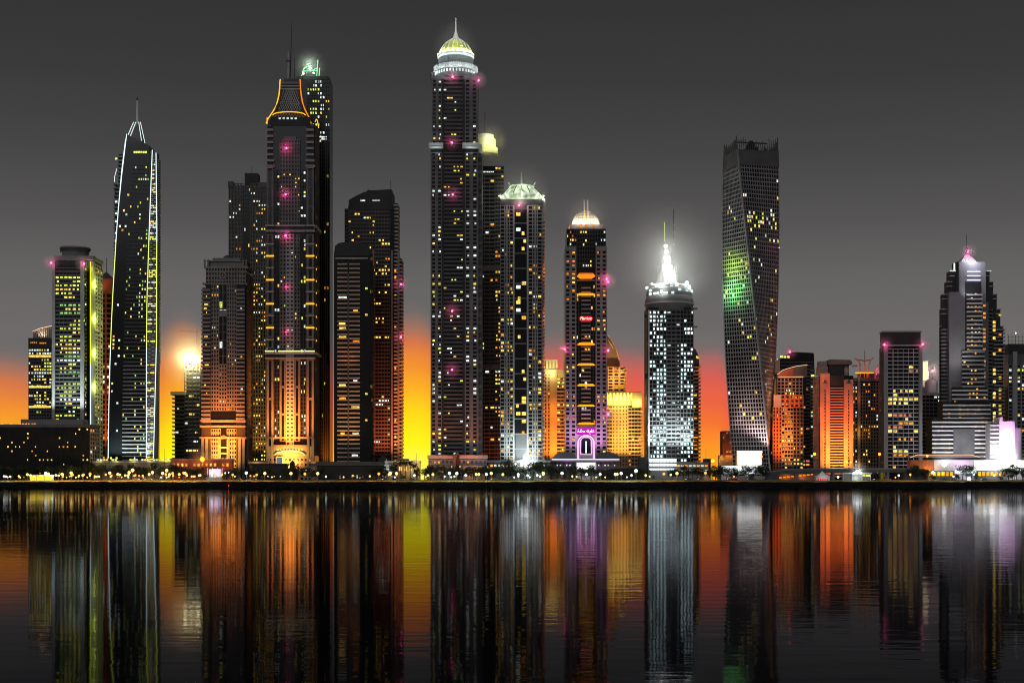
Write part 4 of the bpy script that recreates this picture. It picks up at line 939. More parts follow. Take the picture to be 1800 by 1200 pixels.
# --- white-lit tower under construction
t = Tower('construction_tower', 'round-shouldered tower under construction ablaze with white work lights and twin masts', 'tower', 1180, 1250, 22)
t.core(1141, 1219, 540, 0, 66); t.box('glazing', BLACK, 1138, 1142, 540, 845, 8, 60)
t.facade('F', 1141, 1172, 545, 812, 7.3, 5, .28, 1.0, .2, 1.2, DIMW, lit=.5, pal=[emit('work_lit_room', (215, 240, 240), 1.5, .6)], run=.6); t.facade('F', 1172, 1196, 545, 812, 7.3, 3, .5, .9, .15, 1.1, DIMW, lit=.06, pal=[COOL]); t.facade('F', 1196, 1219, 545, 812, 7.3, 4, .28, 1.0, .2, 1.2, DIMW, lit=.42, pal=[emit('work_lit_room', (215, 240, 240), 1.5, .5)], run=.5)
for i in range(22): t.win('F', 1191, 1192.6, 606+i*9, 608.5+i*9, COOL, v=1.5)
for i in range(18): t.win('F', 1162, 1163.6, 650+i*9, 652+i*9, COOL, v=1.5)
t.fbox('pier', LIGHTW, 'F', 1139, 1142, 545, 838, 0, 1.5)
rnd = [(40, 545), (41.5, 538), (43.5, 531), (43, 524), (40, 519), (41, 512), (39, 505), (37, 500)]
t.lathe('shoulder', DIMW, 1180, 34, rnd, 40)
for y, r in ((531, 43.6), (519, 40.6), (505, 39.4), (499, 38)): t.lathe('ring_slab', LIGHTW, 1180, 34, [(r-3, y+1.2), (r+.6, y+1.2), (r+.6, y-1.2), (r-3, y-1.2)], 40)
t.lathe('upper_floor', MIDW, 1180, 34, [(34, 500), (34, 497.5), (22, 497)], 32)
t.lathe('upper_core', LIGHTW, 1176, 30, [(20, 498), (20, 478), (14, 477), (13, 462), (9, 461), (8, 446), (4, 445)], 16)
for i in range(9):
    a = math.pi*2*i/9; t.tube('scaffold', STEEL, [(1176+19*math.cos(a), 30+19*math.sin(a), 498), (1176+21*math.cos(a), 30+21*math.sin(a), 462)], .7, 4)
for i in range(26):
    a = math.pi*1.02+math.pi*.96*t.rng.random(); y = t.rng.choice([502, 509, 526, 515]); r = 41; x = 1180+r*math.cos(a); d = 34+r*math.sin(a)
    w = bpy.data.objects.new('window', unit_box(emit('work_lit_room', (215, 240, 240), 1.5, .5))); C.objects.link(w); w.parent = t.root; w.location = t.P(x, d, y); w.scale = (2.5, 1.5, 2.0); w.rotation_euler = (0, 0, a+math.pi/2)
for x, y, d, r in ((1147, 497, 10, 1.6), (1155, 500, 4, 2.2), (1165, 499, 0, 2.2), (1178, 497, 0, 2.6), (1190, 500, 0, 2.4), (1208, 496, 6, 3.0), (1214, 503, 14, 2), (1162, 512, -6, 2), (1172, 480, 8, 5), (1178, 468, 12, 4.5), (1170, 466, 12, 3), (1184, 476, 10, 3), (1173, 440, 16, 3.4), (1172, 430, 16, 3.0), (1172, 450, 16, 3)):
    t.lathe('work_light', emit('floodlight', (252, 255, 240), 8), x, d, [(.1, y-r), (r*.75, y-r*.65), (r, y), (r*.75, y+r*.65), (.1, y+r)], 10)
    t.light(x, d-4, y, (.95, 1, .92), 1800*r*r, .8)
t.tube('mast', STEEL, [(1172, 28, 446), (1172, 28, 424), (1171, 28, 384)], 1.6, 6, .8); t.tube('light_strip', emit('lime_strip', (225, 250, 40), 1.5), [(1171.3, 26.6, 420), (1171, 26.9, 386)], .35, 4)
t.tube('crane_mast', BLACK, [(1186.5, 20, 500), (1186.5, 20, 364)], .8, 5); 
for y in (391, 404, 426): t.win('F', 1185.8, 1187.3, y, y+2, COOL, v=-18.6)
t.box('hoist_cage', BLACK, 1134, 1140, 656, 665, -1, 5); t.box('hoist_cage', BLACK, 1133, 1138, 553, 557, 2, 6); t.tube('hoist_mast', DIMW, [(1139, 0, 845), (1139, 0, 545)], .8, 4)
for y in (541, 573): t.box('landing', MIDW, 1215, 1226, y, y+2, -2, 10)
t.box('podium', MIDW, 1138, 1244, 812, 845, -14, 30); t.dF = -14
for y, h in ((806, 6), (815, 4), (823, 3)):
    for x in range(1140, 1186, 6): t.win('F', x, x+5.4, y, y+h, emit('white_hall', (225, 250, 250), 1.6), v=.5)
for y in (817, 825):
    for x in range(1188, 1240, 7): t.win('F', x, x+5, y, y+3, t.rng.choice([AMBER, COOL]), v=.5)
t.box('podium', DARKW, 1238, 1248, 806, 845, -10, 20)
t.box('podium', DARKW, 1122, 1138, 803, 845, -12, 10)
t.dF = 0
t.flood(1140, 1218, CW, 80000, 812, -30, 60); t.light(1160, -30, 800, CW, 16000)
t.mist(1176, 452, 108, .014, -8)
t.done()

# --- arched balcony tower behind it
t = Tower('apartment_tower', 'slim balcony tower with arched top right of the tower under construction', 'apartment tower', 1220, 1340, 23)
t.core(1200, 1228, 640, 0, 40)
t.prism('arch_roof', DIMW, [(1200, 642), (1200, 606), (1215, 608), (1223, 614), (1228, 624), (1230, 642)], 2, 36)
t.balconies('F', 1212, 1231, 640, 838, 6.6, 2.6, .42, LIGHTW)
for i in range(28): t.box('balcony_edge', LIGHTW, 1228, 1232, 643+i*6.6, 645.4+i*6.6, 0, 30)
for i in range(26):
    if t.rng.random() < .55: t.win('F', 1216+t.rng.random()*6, 1220+t.rng.random()*7, 645+i*6.8, 648+i*6.8, t.rng.choice(P_FIRE), v=.3)
t.win('F', 1224, 1229, 625, 630, WARM, v=-1)
t.light(1230, -10, 652, ORANGE, 6000); t.light(1240, -6, 800, ORANGE, 14000)
t.done()

# --- twisted tower
t = Tower('skyscraper', 'grey twisted tower turning as it rises, with green floodlit left edge', 'skyscraper', 1319, 1265, 24)
t.root.location.x += 7.5*t.s
HA, HB, DC = 38.0, 31.5, 42.0
def th(y): return R(12+(y-250)/560*69)
# the wide face looks forward at the top; lower down the left face swings to the front
def twist(u, v, y):
    a = th(y); return t.P(1319+u*math.cos(a)-v*math.sin(a), DC+u*math.sin(a)+v*math.cos(a), y)
TW = mat('twist_concrete', (0.26, 0.265, 0.275), 0.8, 0.25)
nfl = 78; ys = [263+i*(850-263)/nfl for i in range(nfl+1)]
g = t.mb('glazing', GLASS); vs = []; fs = []
for y in ys:
    for u, v in ((-HA, -HB), (HA, -HB), (HA, HB), (-HA, HB)): vs.append(twist(u, v, y))
for j in range(nfl):
    for k in range(4): fs.append((j*4+k, j*4+(k+1) % 4, (j+1)*4+(k+1) % 4, (j+1)*4+k))
fs += [(0, 1, 2, 3), tuple(nfl*4+k for k in (3, 2, 1, 0))]; g.add(vs, fs)
fr = t.mb('frame', TW)
def tbox(mbx, u0, u1, v0, v1, y0, y1):
    mbx.hexa([twist(u0, v0, y1), twist(u1, v0, y1), twist(u1, v1, y1), twist(u0, v1, y1), twist(u0, v0, y0), twist(u1, v0, y0), twist(u1, v1, y0), twist(u0, v1, y0)])
for j in range(nfl):
    y0, y1 = ys[j], ys[j+1]; h = y1-y0; e = 1.2
    hb = h*(.27 if j else .9)
    for (a0, a1, b0, b1) in ((-HA-e, HA+e, -HB-e, -HB), (-HA-e, HA+e, HB, HB+e), (-HA-e, -HA, -HB, HB), (HA, HA+e, -HB, HB)): tbox(fr, a0, a1, b0, b1, y0, y0+hb)
    for i in range(17):
        u = -HA+2*HA*i/16
        for vv in ((-HB-e*.85, -HB), ): tbox(fr, u-.6, u+.6, vv[0], vv[1], y0+hb, y1)
    for i in range(14):
        v = -HB+2*HB*i/13
        for uu in ((-HA-e*.85, -HA), (HA, HA+e*.85)): tbox(fr, uu[0], uu[1], v-.6, v+.6, y0+hb, y1)
    for u, v in ((-HA, -HB), ): tbox(fr, u-1.6, u+1.2, v-1.6, v+1.2, y0, y1)
    # lit rooms
    for i in range(16):
        f = j/nfl; p = 0.05+(.3 if .17 < f < .22 else 0)
        if j > 2 and t.rng.random() < p:
            uc = -HA+2*HA*(i+.5)/16; a = th((y0+y1)/2); w = bpy.data.objects.new('window', unit_box(t.rng.choice([WARM, COOL, WARM, LIME]))); C.objects.link(w); w.parent = t.root
            w.location = twist(uc, -HB-.25, (y0+hb+y1)/2); w.scale = (3.1*t.s, .3*t.s, (h-hb)*t.s*.85); w.rotation_euler = (0, 0, a); t.nwin += 1
    for i in range(13):
        f = j/nfl; p = 0.06 if f < .9 else .25
        if f > .15 and t.nwin < 99 and t.rng.random() < p:
            vc = -HB+2*HB*(i+.5)/13; a = th((y0+y1)/2); w = bpy.data.objects.new('window', unit_box(t.rng.choice([WARM, WARM, COOL, LIME]))); C.objects.link(w); w.parent = t.root
            w.location = twist(-HA-.25, vc, (y0+hb+y1)/2); w.scale = (.3*t.s, 3.1*t.s, (h-hb)*t.s*.85); w.rotation_euler = (0, 0, a); t.nwin += 1
top = t.mb('parapet', DIMW); 
for (a0, a1, b0, b1) in ((-HA-1.4, HA+1.4, -HB-1.4, -HB), (-HA-1.4, -HA, -HB, HB), (HA, HA+1.4, -HB, HB), (-HA-1.4, HA+1.4, HB, HB+1.4)): tbox(top, a0, a1, b0, b1, 262, 289)
for i in range(20):
    u = -HA+2*HA*i/19; hgt = 240+4*abs(math.sin(i*2.1)); hgt = 238 if i in (0, 19) else (hgt if i < 5 or i > 14 else hgt+5)
    for v in (-HB-.7, HB+.7): tbox(top, u-.5, u+.5, v-.5, v+.5, hgt, 263)
    v2 = -HB+2*HB*i/19; tbox(top, -HA-1.2, -HA-.2, v2-.4, v2+.4, hgt+1, 263); tbox(top, HA+.2, HA+1.2, v2-.4, v2+.4, hgt+1, 263)
for y in (246, 254):
    tbox(top, -HA-1, -HA-.5, -HB, HB, y, y+.8); tbox(top, HA+.5, HA+1, -HB, HB, y, y+.8)
rig = t.mb('window_crane', BLACK); tbox(rig, -30, 30, -4, -3, 241, 243.2); tbox(rig, -8, 10, -10, 8, 250, 264); tbox(rig, -6, 6, -8, 6, 244, 250); tbox(rig, -3, 3, -6, 4, 239, 244)
t.beacon(1366, 432, 20, 200, .9)
gx, gd = 1268, -2
t.light(1262, 2, 505, GRN, 150000, 1.0, aim=(1292, 24, 508), spot=R(120)); t.light(1262, 0, 470, (.6, 1, .12), 110000, 1.0, aim=(1292, 22, 462), spot=R(105)); t.light(1266, 12, 528, (.1, 1, .5), 4000)
t.box('podium', WHITE, 1287, 1330, 792, 818, -12, 4); t.box('podium', WHITE, 1257, 1334, 818, 850, -20, 4)
for i in range(9):
    t.win('F', 1287+i*4.7, 1291.4+i*4.7, 793, 817, emit('white_wall_glow', (255, 253, 240), 1.6), v=12.3, name='lit_panel')  # light put into glowing panels on the white-lit podium
for i in range(13): t.win('F', 1258+i*5.9, 1263.4+i*5.9, 818.5, 832, emit('pale_lit_wall', (235, 250, 250), 1.2), v=20.3, name='lit_panel')
t.light(1310, -30, 800, (1, .85, .8), 15000); t.flood(1285, 1350, (1, .65, .6), 45000, 800, -16, 50)
t.light(1265, -8, 806, AMB, 15000)
t.done()

# --- low block left of the twisted tower
t = Tower('apartment_block', 'small reddish balcony block at the left foot of the twisted tower', 'apartment block', 1277, 1345, 25)
t.core(1270, 1292, 757, 0, 30, m=BRICK, part='wall')
t.balconies('F', 1269, 1290, 757, 840, 8.5, 2.4, .42, BRICK); t.facade('F', 1270, 1292, 757, 840, 8.5, 4, .3, .8, .3, 1, BRICK, lit=.15, pal=P_FIRE)
t.box('foot_wall', STONE, 1262, 1290, 800, 845, -14, 0)
t.light(1262, -24, 806, AMB, 20000); t.light(1280, -20, 800, ORANGE, 16000)
t.done()

# --- towers right of the twisted tower
t = Tower('office_tower', 'grey striped office tower with rounded top and magenta beacon behind the arched-roof block', 'office tower', 1404, 1370, 26)
t.prism('glazing', GLASS, [(1371, 845), (1371, 632), (1375, 628), (1386, 621), (1398, 618.5), (1430, 620), (1431, 624), (1438, 845)], 0, 45)
t.dF = 0; t.facade('F', 1372, 1431, 636, 838, 6.4, 8, .38, 1.0, .0, 0, DIMW, lit=lambda f, j: .0 if f < .15 else .06, pal=P_FIRE)
t.prism('side_wing', DARKW, [(1424, 845), (1424, 640), (1431, 640), (1438, 845)], -2, 10)
y = 650
while y < 838: t.box('floor_band', MIDW, 1424, 1432+(y-640)*.03, y, y+2.2, -3.2, 2); t.rng.random() < .35 and t.win('F', 1425, 1431, y+2.6, y+5.4, t.rng.choice([COOL, COOL, LIME]), v=2.4); y += 6.4
for i in range(3): t.win('F', 1371+i*6.2, 1375.5+i*6.2, 625+0*i, 629, WARM, v=1.2)
t.beacon(1388, 618.5, -2, 1500); t.beacon(1367, 631, 4, 300, .7)
t.done()
t = Tower('apartment_tower', 'orange floodlit tower with arched slanting roof and yellow lit bay', 'apartment tower', 1388, 1285, 27)
t.core(1358, 1412, 712, 0, 50); t.box('glazing', GLASS, 1367, 1418, 662, 713, 4, 46)
t.prism('roof', DIMW, [(1366, 663), (1366, 656), (1376, 650), (1388, 646), (1400, 643), (1419, 641), (1419, 663)], 2, 48)
t.prism('roof_soffit', BRICK, [(1367, 661), (1368, 657), (1378, 651.5), (1390, 648), (1396, 648), (1394, 661)], 0, 2)
t.tube('light_strip', emit('peach_strip', (255, 205, 160), 1.4), [(1366, -.5, 658), (1376, -.5, 650.5), (1388, -.5, 646.5), (1400, -.5, 643.5), (1419, -.5, 641)], .45)
t.tube('light_strip', emit('peach_strip', (255, 205, 160), 1.4), [(1368, -.5, 662), (1412, -.5, 662)], .45)
t.dF = 4; t.facade('F', 1367, 1412, 664, 712, 6, 7, .3, 1, .25, 1.2, STONE, lit=lambda f, j: .6 if 1 < j < 4 else .1, pal=P_WARM); t.dF = 0
t.fbox('balcony_block', STONE, 'F', 1359, 1372, 694, 716, 0, 6)
t.facade('F', 1372, 1412, 694, 716, 7, 5, .4, 2, .4, 2.4, BRICK, lit=.2, pal=P_FIRE)
t.facade('F', 1358, 1374, 714, 838, 6.7, 3, .35, 1.2, .5, 2.0, BRICK, lit=.12, pal=P_FIRE); t.facade('F', 1374, 1394, 716, 838, 6.7, 4, .4, 2.2, .15, 1.4, MIDW, lit=.34, pal=P_FIRE, run=.5); t.facade('F', 1394, 1412, 716, 838, 6.7, 3, .35, 1.4, .3, 1.8, DIMW, lit=.2, pal=P_WARM)
t.wash(1380, 770, ORANGE, 500000, 84); t.flood(1356, 1396, ORANGE, 60000, 828, -22, 120); t.light(1362, -20, 700, ORANGE, 22000); t.light(1392, -14, 690, AMB, 9000); t.light(1374, -14, 660, RED, 5000); t.light(1354, -10, 760, RED, 15000)
t.done()

# --- orange twin-pylon tower
t = Tower('apartment_tower', 'orange floodlit slab tower with two blank pylons framing striped balconies', 'apartment tower', 1470, 1260, 28)
t.core(1442, 1500, 660, 0, 52)
PINKS = mat('salmon_stone', (0.45, 0.27, 0.21), 0.9)
for a, b, tp in ((1441, 1458, 656), (1483, 1499, 667)):
    c = (a+b)/2; t.fbox('pylon', PINKS, 'F', a, c-1.2, tp, 845, 0, 4); t.fbox('pylon', PINKS, 'F', c+1.2, b, tp, 845, 0, 4); t.fbox('pylon', PINKS, 'F', c-1.2, c+1.2, tp, 684, 0, 4)
    t.facade('F', c-1.2, c+1.2, 684, 838, 6.2, 1, .4, 3.4, 0, 0, PINKS, lit=0)
    t.prism('emblem', DARKW, [(c-2.6, 672), (c-1.6, 668), (c+1.6, 668), (c+2.6, 672)], -4.6, -4); t.fbox('emblem', DARKW, 'F', c-4.5, c+4.5, 673, 674.2, 4, 4.4)
t.balconies('F', 1458.5, 1482.5, 678, 838, 4.9, 2.4, .42, PINKS)
t.fbox('cladding', DARKW, 'F', 1458, 1483, 660, 678, 0, .8)
t.xl, t.xr = 1441, 1500
t.facade('L', 3, 50, 662, 838, 6.2, 5, .4, 1.2, .3, 1.5, PINKS, lit=.1, pal=P_FIRE)
t.box('rooftop_block', DARKW, 1458, 1494, 632, 662, 8, 44); t.box('rooftop_block', PINKS, 1441, 1456, 644, 657, 4, 30); t.box('rooftop_block', MIDW, 1442, 1455, 634, 645, 6, 28); t.prism('rooftop_block', DIMW, [(1456, 634), (1460, 631), (1496, 632), (1499, 636), (1499, 640), (1456, 640)], 4, 46)
t.lathe('tank', MIDW, 1489, 6, [(4, 668), (4, 648), (3, 645), (.4, 643)], 12)
for x in (1445, 1454, 1487, 1495): t.light(x, -14, 828, ORANGE, 110000, aim=(x, -3, 720), spot=R(44))
t.wash(1470, 750, (1, .16, .02), 800000, 90); t.wash(1470, 800, AMB, 380000, 100, -44); t.light(1448, -14, 668, RED, 7000); t.light(1438, -8, 720, RED, 8000); t.light(1470, -30, 770, AMB, 30000); t.light(1470, -40, 700, RED, 20000)
for x in (1485, 1492): t.lathe('flood_lamp', ORL, x, -16, [(.1, 810), (1.6, 812), (.1, 814)], 8)
t.light(1488, -20, 812, AMB, 15000)
t.done()

# --- tower with curling crown sculpture
t = Tower('apartment_tower', 'dark tower with orange curling fin sculpture on its roof beside the twin-pylon tower', 'apartment tower', 1525, 1335, 29)
t.core(1498, 1554, 668, 0, 46)
for a, b, n, l in ((1498, 1512, 3, .3), (1512, 1530, 4, .16), (1530, 1554, 5, .08)): t.facade('F', a, b, 672, 838, 6.2, n, .32, 1.2, .35, 1.6, DIMW, lit=l, pal=[AMBER, COOL, WARM])
t.fbox('pier', MIDW, 'F', 1508, 1511, 660, 838, 0, 3)
t.box('roof_slab', DIMW, 1500, 1551, 664, 670, -2, 47); t.box('rooftop_block', DARKW, 1516, 1550, 655, 665, 8, 36)
OP = mat('orange_fin', (.6, .22, .1), .6)
t.tube('crown_fin', OP, [(1520.5, 4, 672), (1520.5, 4, 640), (1520.5, 4, 616)], .9, 6, .4); t.tube('crown_fin', OP, [(1513, 4, 668), (1513, 4, 640), (1511, 4, 634), (1503, 4, 629)], 1.0)
for x, tp, dx in ((1530, 628, 7), (1541, 640, 4)): t.tube('crown_fin', OP, [(x-2, 4, 668), (x-2, 4, 646), (x-.5, 4, tp+9), (x+2.5, 4, tp+3), (x+dx, 4, tp)], .9)
t.tube('crown_fin', OP, [(1509, 4, 631), (1520, 4, 634), (1530, 4, 632)], 1.1); t.box('light_strip', NEONG, 1504, 1536, 654, 655.4, 2, 3.4)
t.box('crown_fin', OP, 1500, 1508, 641, 644, 3, 6); t.box('crown_fin', OP, 1524, 1527, 655, 668, 2.5, 4)
t.light(1516, -8, 655, ORANGE, 9000); t.light(1504, -10, 640, ORANGE, 3500); t.light(1538, -8, 650, RED, 4000)
t.beacon(1546.5, 653.5, -3, 1500); t.beacon(1540, 658, -3, 300, .6)
t.light(1508, -14, 760, AMB, 22000); t.light(1508, -14, 820, AMB, 22000); t.light(1510, -14, 700, ORANGE, 9000)
t.done()

# --- dark slab with beacons at its shoulders
t = Tower('office_tower', 'flat-topped dark slab tower with pale floor lines and magenta beacons on both shoulders', 'office tower', 1586, 1260, 30)
t.core(1554, 1620, 606, 0, 24); t.box('crown', DARKW, 1553, 1619, 583, 607, 2, 23); t.box('crown', MIDW, 1552, 1620, 581.5, 584, 0, 24.5)
for a, b in ((1553, 1560), (1615, 1620.5)): t.fbox('pier', MIDW, 'F', a, b, 606, 838, 0, 3.5)
t.facade('F', 1560, 1615, 613, 824, 7.0, 6, .26, 1.2, .05, 1.0, LIGHTW, lit=lambda f, j: (.3 if j < 3 else .1) if f > .25 else .04, pal=[WARM, AMBER, WARM, ROSE], run=.5)
for x in (1569, 1605): t.fbox('mullion', LIGHTW, 'F', x, x+.9, 613, 826, 0, 2.2)
t.fbox('cornice', LIGHTW, 'F', 1556, 1620, 606, 608, 0, 4)
t.xl = 1553; t.facade('L', 2, 23, 610, 830, 7, 3, .35, 1, .3, 1.4, DIMW, lit=.08, pal=P_FIRE)
t.beacon(1553.5, 606, -5, 1800); t.beacon(1620.5, 605.5, -5, 1800)
t.light(1566, -20, 824, AMB, 4500)
t.done()

# --- lit roof lantern far behind, with grey blocks
t = Tower('apartment_tower', 'distant grey tower with blazing cream lit top peeking between dark towers', 'apartment tower', 1632, 1430, 31)
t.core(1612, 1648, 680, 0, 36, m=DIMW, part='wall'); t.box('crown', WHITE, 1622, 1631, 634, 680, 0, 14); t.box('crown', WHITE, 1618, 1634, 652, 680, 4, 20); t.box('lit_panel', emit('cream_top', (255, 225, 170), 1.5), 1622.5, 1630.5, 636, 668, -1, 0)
t.light(1636, -14, 650, (1, .9, .7), 26000, 1.2)
t.mist(1634, 655, 40, .008, -8)
t.done()
t = Tower('apartment_tower', 'plain grey block with rounded water tank on top left of the stepped hotel', 'apartment tower', 1640, 1345, 32)
t.core(1620, 1662, 694, 0, 40)
t.facade('F', 1620, 1662, 694, 838, 6.6, 6, .4, 1, .12, 1.2, DIMW, lit=.12, pal=P_WARM)
t.lathe('tank', LIGHTW, 1643, 20, [(11, 694), (11, 670), (8, 666), (3, 664.5), (.3, 664)], 20); t.box('parapet', MIDW, 1618, 1663, 690, 695, -2, 41)
t.beacon(1641, 652, 6, 900, .9); t.tube('mast', DIMW, [(1641, 8, 666), (1641, 8, 653)], .4)
t.light(1648, -14, 665, (1, .97, .95), 6000)
t.done()

# --- stepped hotel with pyramid top
t = Tower('hotel_tower', 'stepped grey hotel tower with small white lit pyramid and cascading balcony terraces', 'hotel', 1705, 1260, 33)
t.root.location.x += 7*t.s
for i, (a, b, tp, d) in enumerate(((1678, 1731, 458, 14), (1668, 1738, 474, 16), (1664, 1745, 492, 18), (1657, 1752, 514, 20), (1655, 1759, 540, 22), (1655, 1765, 570, 26))):
    t.box('wall', DARKW, a, b, tp, 845, d, 38-i*.4)
    if i:
        for s_ in range(2): t.box('ledge', LIGHTW, a-1, a+8, tp+s_*8, tp+1.6+s_*8, d-2.5, d+8); t.box('ledge', LIGHTW, b-8, b+1, tp+s_*8, tp+1.6+s_*8, d-2.5, d+8)
t.box('front_shaft', MIDW, 1664, 1692, 512, 845, 8, 20); t.box('front_shaft', MIDW, 1682, 1729, 459, 560, 9, 21); t.box('front_shaft', DIMW, 1722, 1733, 530, 845, 7, 20)
for i in range(40):
    y = 576+i*6.6
    if y < 838: t.box('side_band', MIDW, 1653.5, 1664, y, y+2.4, 18, 34); t.box('side_band', DIMW, 1733, 1742, y-34, y-31.6, 10, 34) ; t.box('side_band', MIDW, 1746, 1766, y, y+2.2, 17, 33)
for i in range(40):
    y = 548+i*7
    for x in (1744, 1755.5):
        if t.rng.random() < .45: t.win('F', x, x+4.6, y, y+4.6, t.rng.choice([WARM, WARM, AMBER]), v=-17.0 if x < 1750 else -20)
    if t.rng.random() < .6 and y < 720: t.win('F', 1723.5, 1727.5, y-14, y-10, t.rng.choice([AMBER, ROSE, AMBER]), v=-6.5)
t.dF = 9
# central balcony stack, then wider terraces
t.fbox('window_wall', DARKW, 'F', 1692, 1720, 494, 616, 0, 1)
t.balconies('F', 1694, 1722, 511, 616, 7.5, 4, .34, WHITE)
t.dF = 4; t.box('terrace_wall', DARKW, 1686, 1724, 616, 676, 4, 30); t.balconies('F', 1684, 1724, 612, 680, 7.5, 4, .34, LIGHTW)
t.dF = 0; t.box('terrace_wall', DARKW, 1668, 1728, 680, 706, 0, 30); t.balconies('F', 1665, 1728, 680, 710, 7.5, 4, .34, LIGHTW)
t.dF = -4; t.box('terrace_wall', DARKW, 1650, 1732, 706, 740, -4, 30); t.balconies('F', 1648, 1732, 706, 744, 7.5, 4, .34, LIGHTW)
t.dF = -8; t.box('terrace_wall', DARKW, 1630, 1734, 736, 845, -8, 30); t.balconies('F', 1628, 1734, 736, 826, 7.5, 4, .34, WHITE)
t.fbox('panel', DIMW, 'F', 1665, 1702, 754, 800, 4.2, 5)
for (x0, x1, y0, n, df, l) in ((1696, 1720, 516, 14, 8, .62), (1688, 1722, 620, 8, 4, .5), (1670, 1726, 684, 4, 0, .5), (1652, 1730, 712, 4, -4, .5), (1632, 1732, 742, 11, -8, .4)):
    t.dF = df
    for i in range(n):
        x = x0
        while x < x1-3:
            if t.rng.random() < l*.55 and not (df == -8 and 1663 < x < 1702): t.win('F', x, x+3, y0+i*7.5-1.5, y0+i*7.5+2, t.rng.choice([WARM, AMBER, WARM, ROSE]), v=.6 if df != 8 else 0.4)
            x += 6.5
t.dF = 9
for y in (475.5, 483, 490.5): t.win('F', 1695, 1718.5, y, y+1.8, emit('lilac_strip', (215, 215, 255), 1.7), v=2.5, name='light_strip')
t.win('F', 1674, 1676.5, 460, 473, NEONW, v=-6, name='light_strip'); t.win('F', 1667, 1677, 473, 475, NEONW, v=-5, name='light_strip'); t.win('F', 1732, 1740, 473.5, 475, NEONW, v=-5, name='light_strip')
pts = [t.P(1689, 22, 457), t.P(1718, 22, 457), t.P(1718, 52, 457), t.P(1689, 52, 457), t.P(1703.5, 37, 437)]
t.mb('pyramid', WHITE).add(pts, [(0, 1, 4), (1, 2, 4), (2, 3, 4), (3, 0, 4), (0, 3, 2, 1)])
for i in range(9): t.tube('pyramid_rib', STEEL, [(1690+i*3.4, 21.6, 456.6), (1703.5+(i-4)*.2, 36, 438.4)], .35, 4)
t.tube('mast', BLACK, [(1703.5, 37, 438), (1703.5, 37, 406)], .4)
t.beacon(1703.5, 438, 30, 900, 1.2); t.light(1703.5, 0, 452, (.85, .85, 1), 26000, .6); t.light(1703.5, 8, 436, (1, .6, 1), 4000)
t.light(1685, -10, 520, (.95, .95, 1), 9000, aim=(1705, 9, 500), spot=R(110)); t.light(1706, -8, 470, (.85, .85, 1), 7000)
t.light(1676, -40, 640, (.97, .97, 1), 26000, aim=(1676, 8, 610), spot=R(100))
for x in (1640, 1668, 1700, 1726): t.light(x, -50, 790, (.97, .95, 1), 22000)
t.flood(1732, 1750, (1, .55, 1), 20000, 822, -20, 60)
t.done()
# violet lit slab beside it
t = Tower('annex_block', 'blank stepped wall block washed in violet light beside the stepped hotel', 'building', 1767, 1240, 34)
LIL = mat('pale_render', (.62, .58, .62), .9)
t.box('wall', LIL, 1757, 1762, 733, 850, 0, 30); t.box('wall', LIL, 1761.8, 1784, 740, 850, .6, 30); t.box('wall', MIDW, 1784, 1796, 752, 850, 2, 30); t.box('stair_bay', MIDW, 1742, 1757.2, 744, 850, 3, 30)
for i in range(11): t.box('stair_band', WHITE, 1741.5, 1757.4, 746+i*7, 748.6+i*7, 1, 4)
t.flood(1757, 1784, (1, .45, .95), 26000, 824, -16, 70); t.flood(1757, 1784, (1, .8, 1), 22000, 830, -16, 24)
t.done()
# right edge tower
t = Tower('apartment_tower', 'grey tower with scaffold frame on top cut off at the right edge', 'apartment tower', 1790, 1325, 35)
t.core(1772, 1840, 622, 0, 46); t.box('glazing', DARKW, 1774, 1840, 604, 623, 4, 40)
t.facade('F', 1772, 1840, 640, 838, 6.6, 9, .35, 1, .3, 1.6, MIDW, lit=.14, pal=P_MIX); t.fbox('pier', LIGHTW, 'F', 1780, 1787, 618, 838, 0, 3); t.fbox('cladding', DIMW, 'F', 1772, 1840, 622, 640, 0, 1)
for i in range(8):
    t.tube('scaffold', BLACK, [(1775+i*6, 6, 606), (1775+i*6, 6, 588-2*(i % 3))], .35, 4)
for y in (592, 598, 603): t.tube('scaffold', BLACK, [(1773, 6, y), (1820, 6, y)], .3, 4)
t.lathe('roof_lamp', BRIGHT, 1787, 4, [(.1, 583), (1, 585), (.1, 587)], 8)
t.done()
# ================================================================ waterfront: low buildings, trees, lamps, boats
def land(Y): return GZ if Y >= 1186 else 5.2+(Y-1160.5)/25.5*1.8
def low(name, label, cat, cx, Y, seed=0):
    return Tower(name, label, cat, cx, Y, seed)
# long dark podium
t = low('shopping_podium', 'long flat black podium building before the round-shouldered tower', 'podium', 625, 1212, 40)
t.box('wall', DARKW, 558, 680, 813, 850, 0, 30); t.box('roof', DIMW, 555, 683, 811, 818, -3, 32); t.prism('roof_wedge', DARKW, [(662, 812), (670, 800), (676, 803), (690, 812)], 4, 20)
for i in range(24): t.rng.random() < .5 and t.win('F', 562+i*5, 563.4+i*5, 834+t.rng.random()*6, 836+t.rng.random()*6, t.rng.choice([COOL, AMBER, ROSE]), v=.3)
t.done()
t = low('restaurant_pavilion', 'stacked white deck pavilion at the right end of the black podium', 'pavilion', 683, 1206, 41)
for i in range(5): t.box('deck', WHITE, 676-i*.6, 692+i*.4, 810+i*6.5, 812+i*6.5, -1, 12)
t.box('wall', LIGHTW, 678, 690, 812, 850, 2, 11); t.lathe('sail', WHITE, 679, 3, [(3, 818), (2.2, 812), (.3, 806)], 8); t.light(684, -8, 826, CW, 1500)
t.done()
t = low('service_block', 'low black flat block under the golden-crowned tower entrance', 'building', 474, 1204, 53)
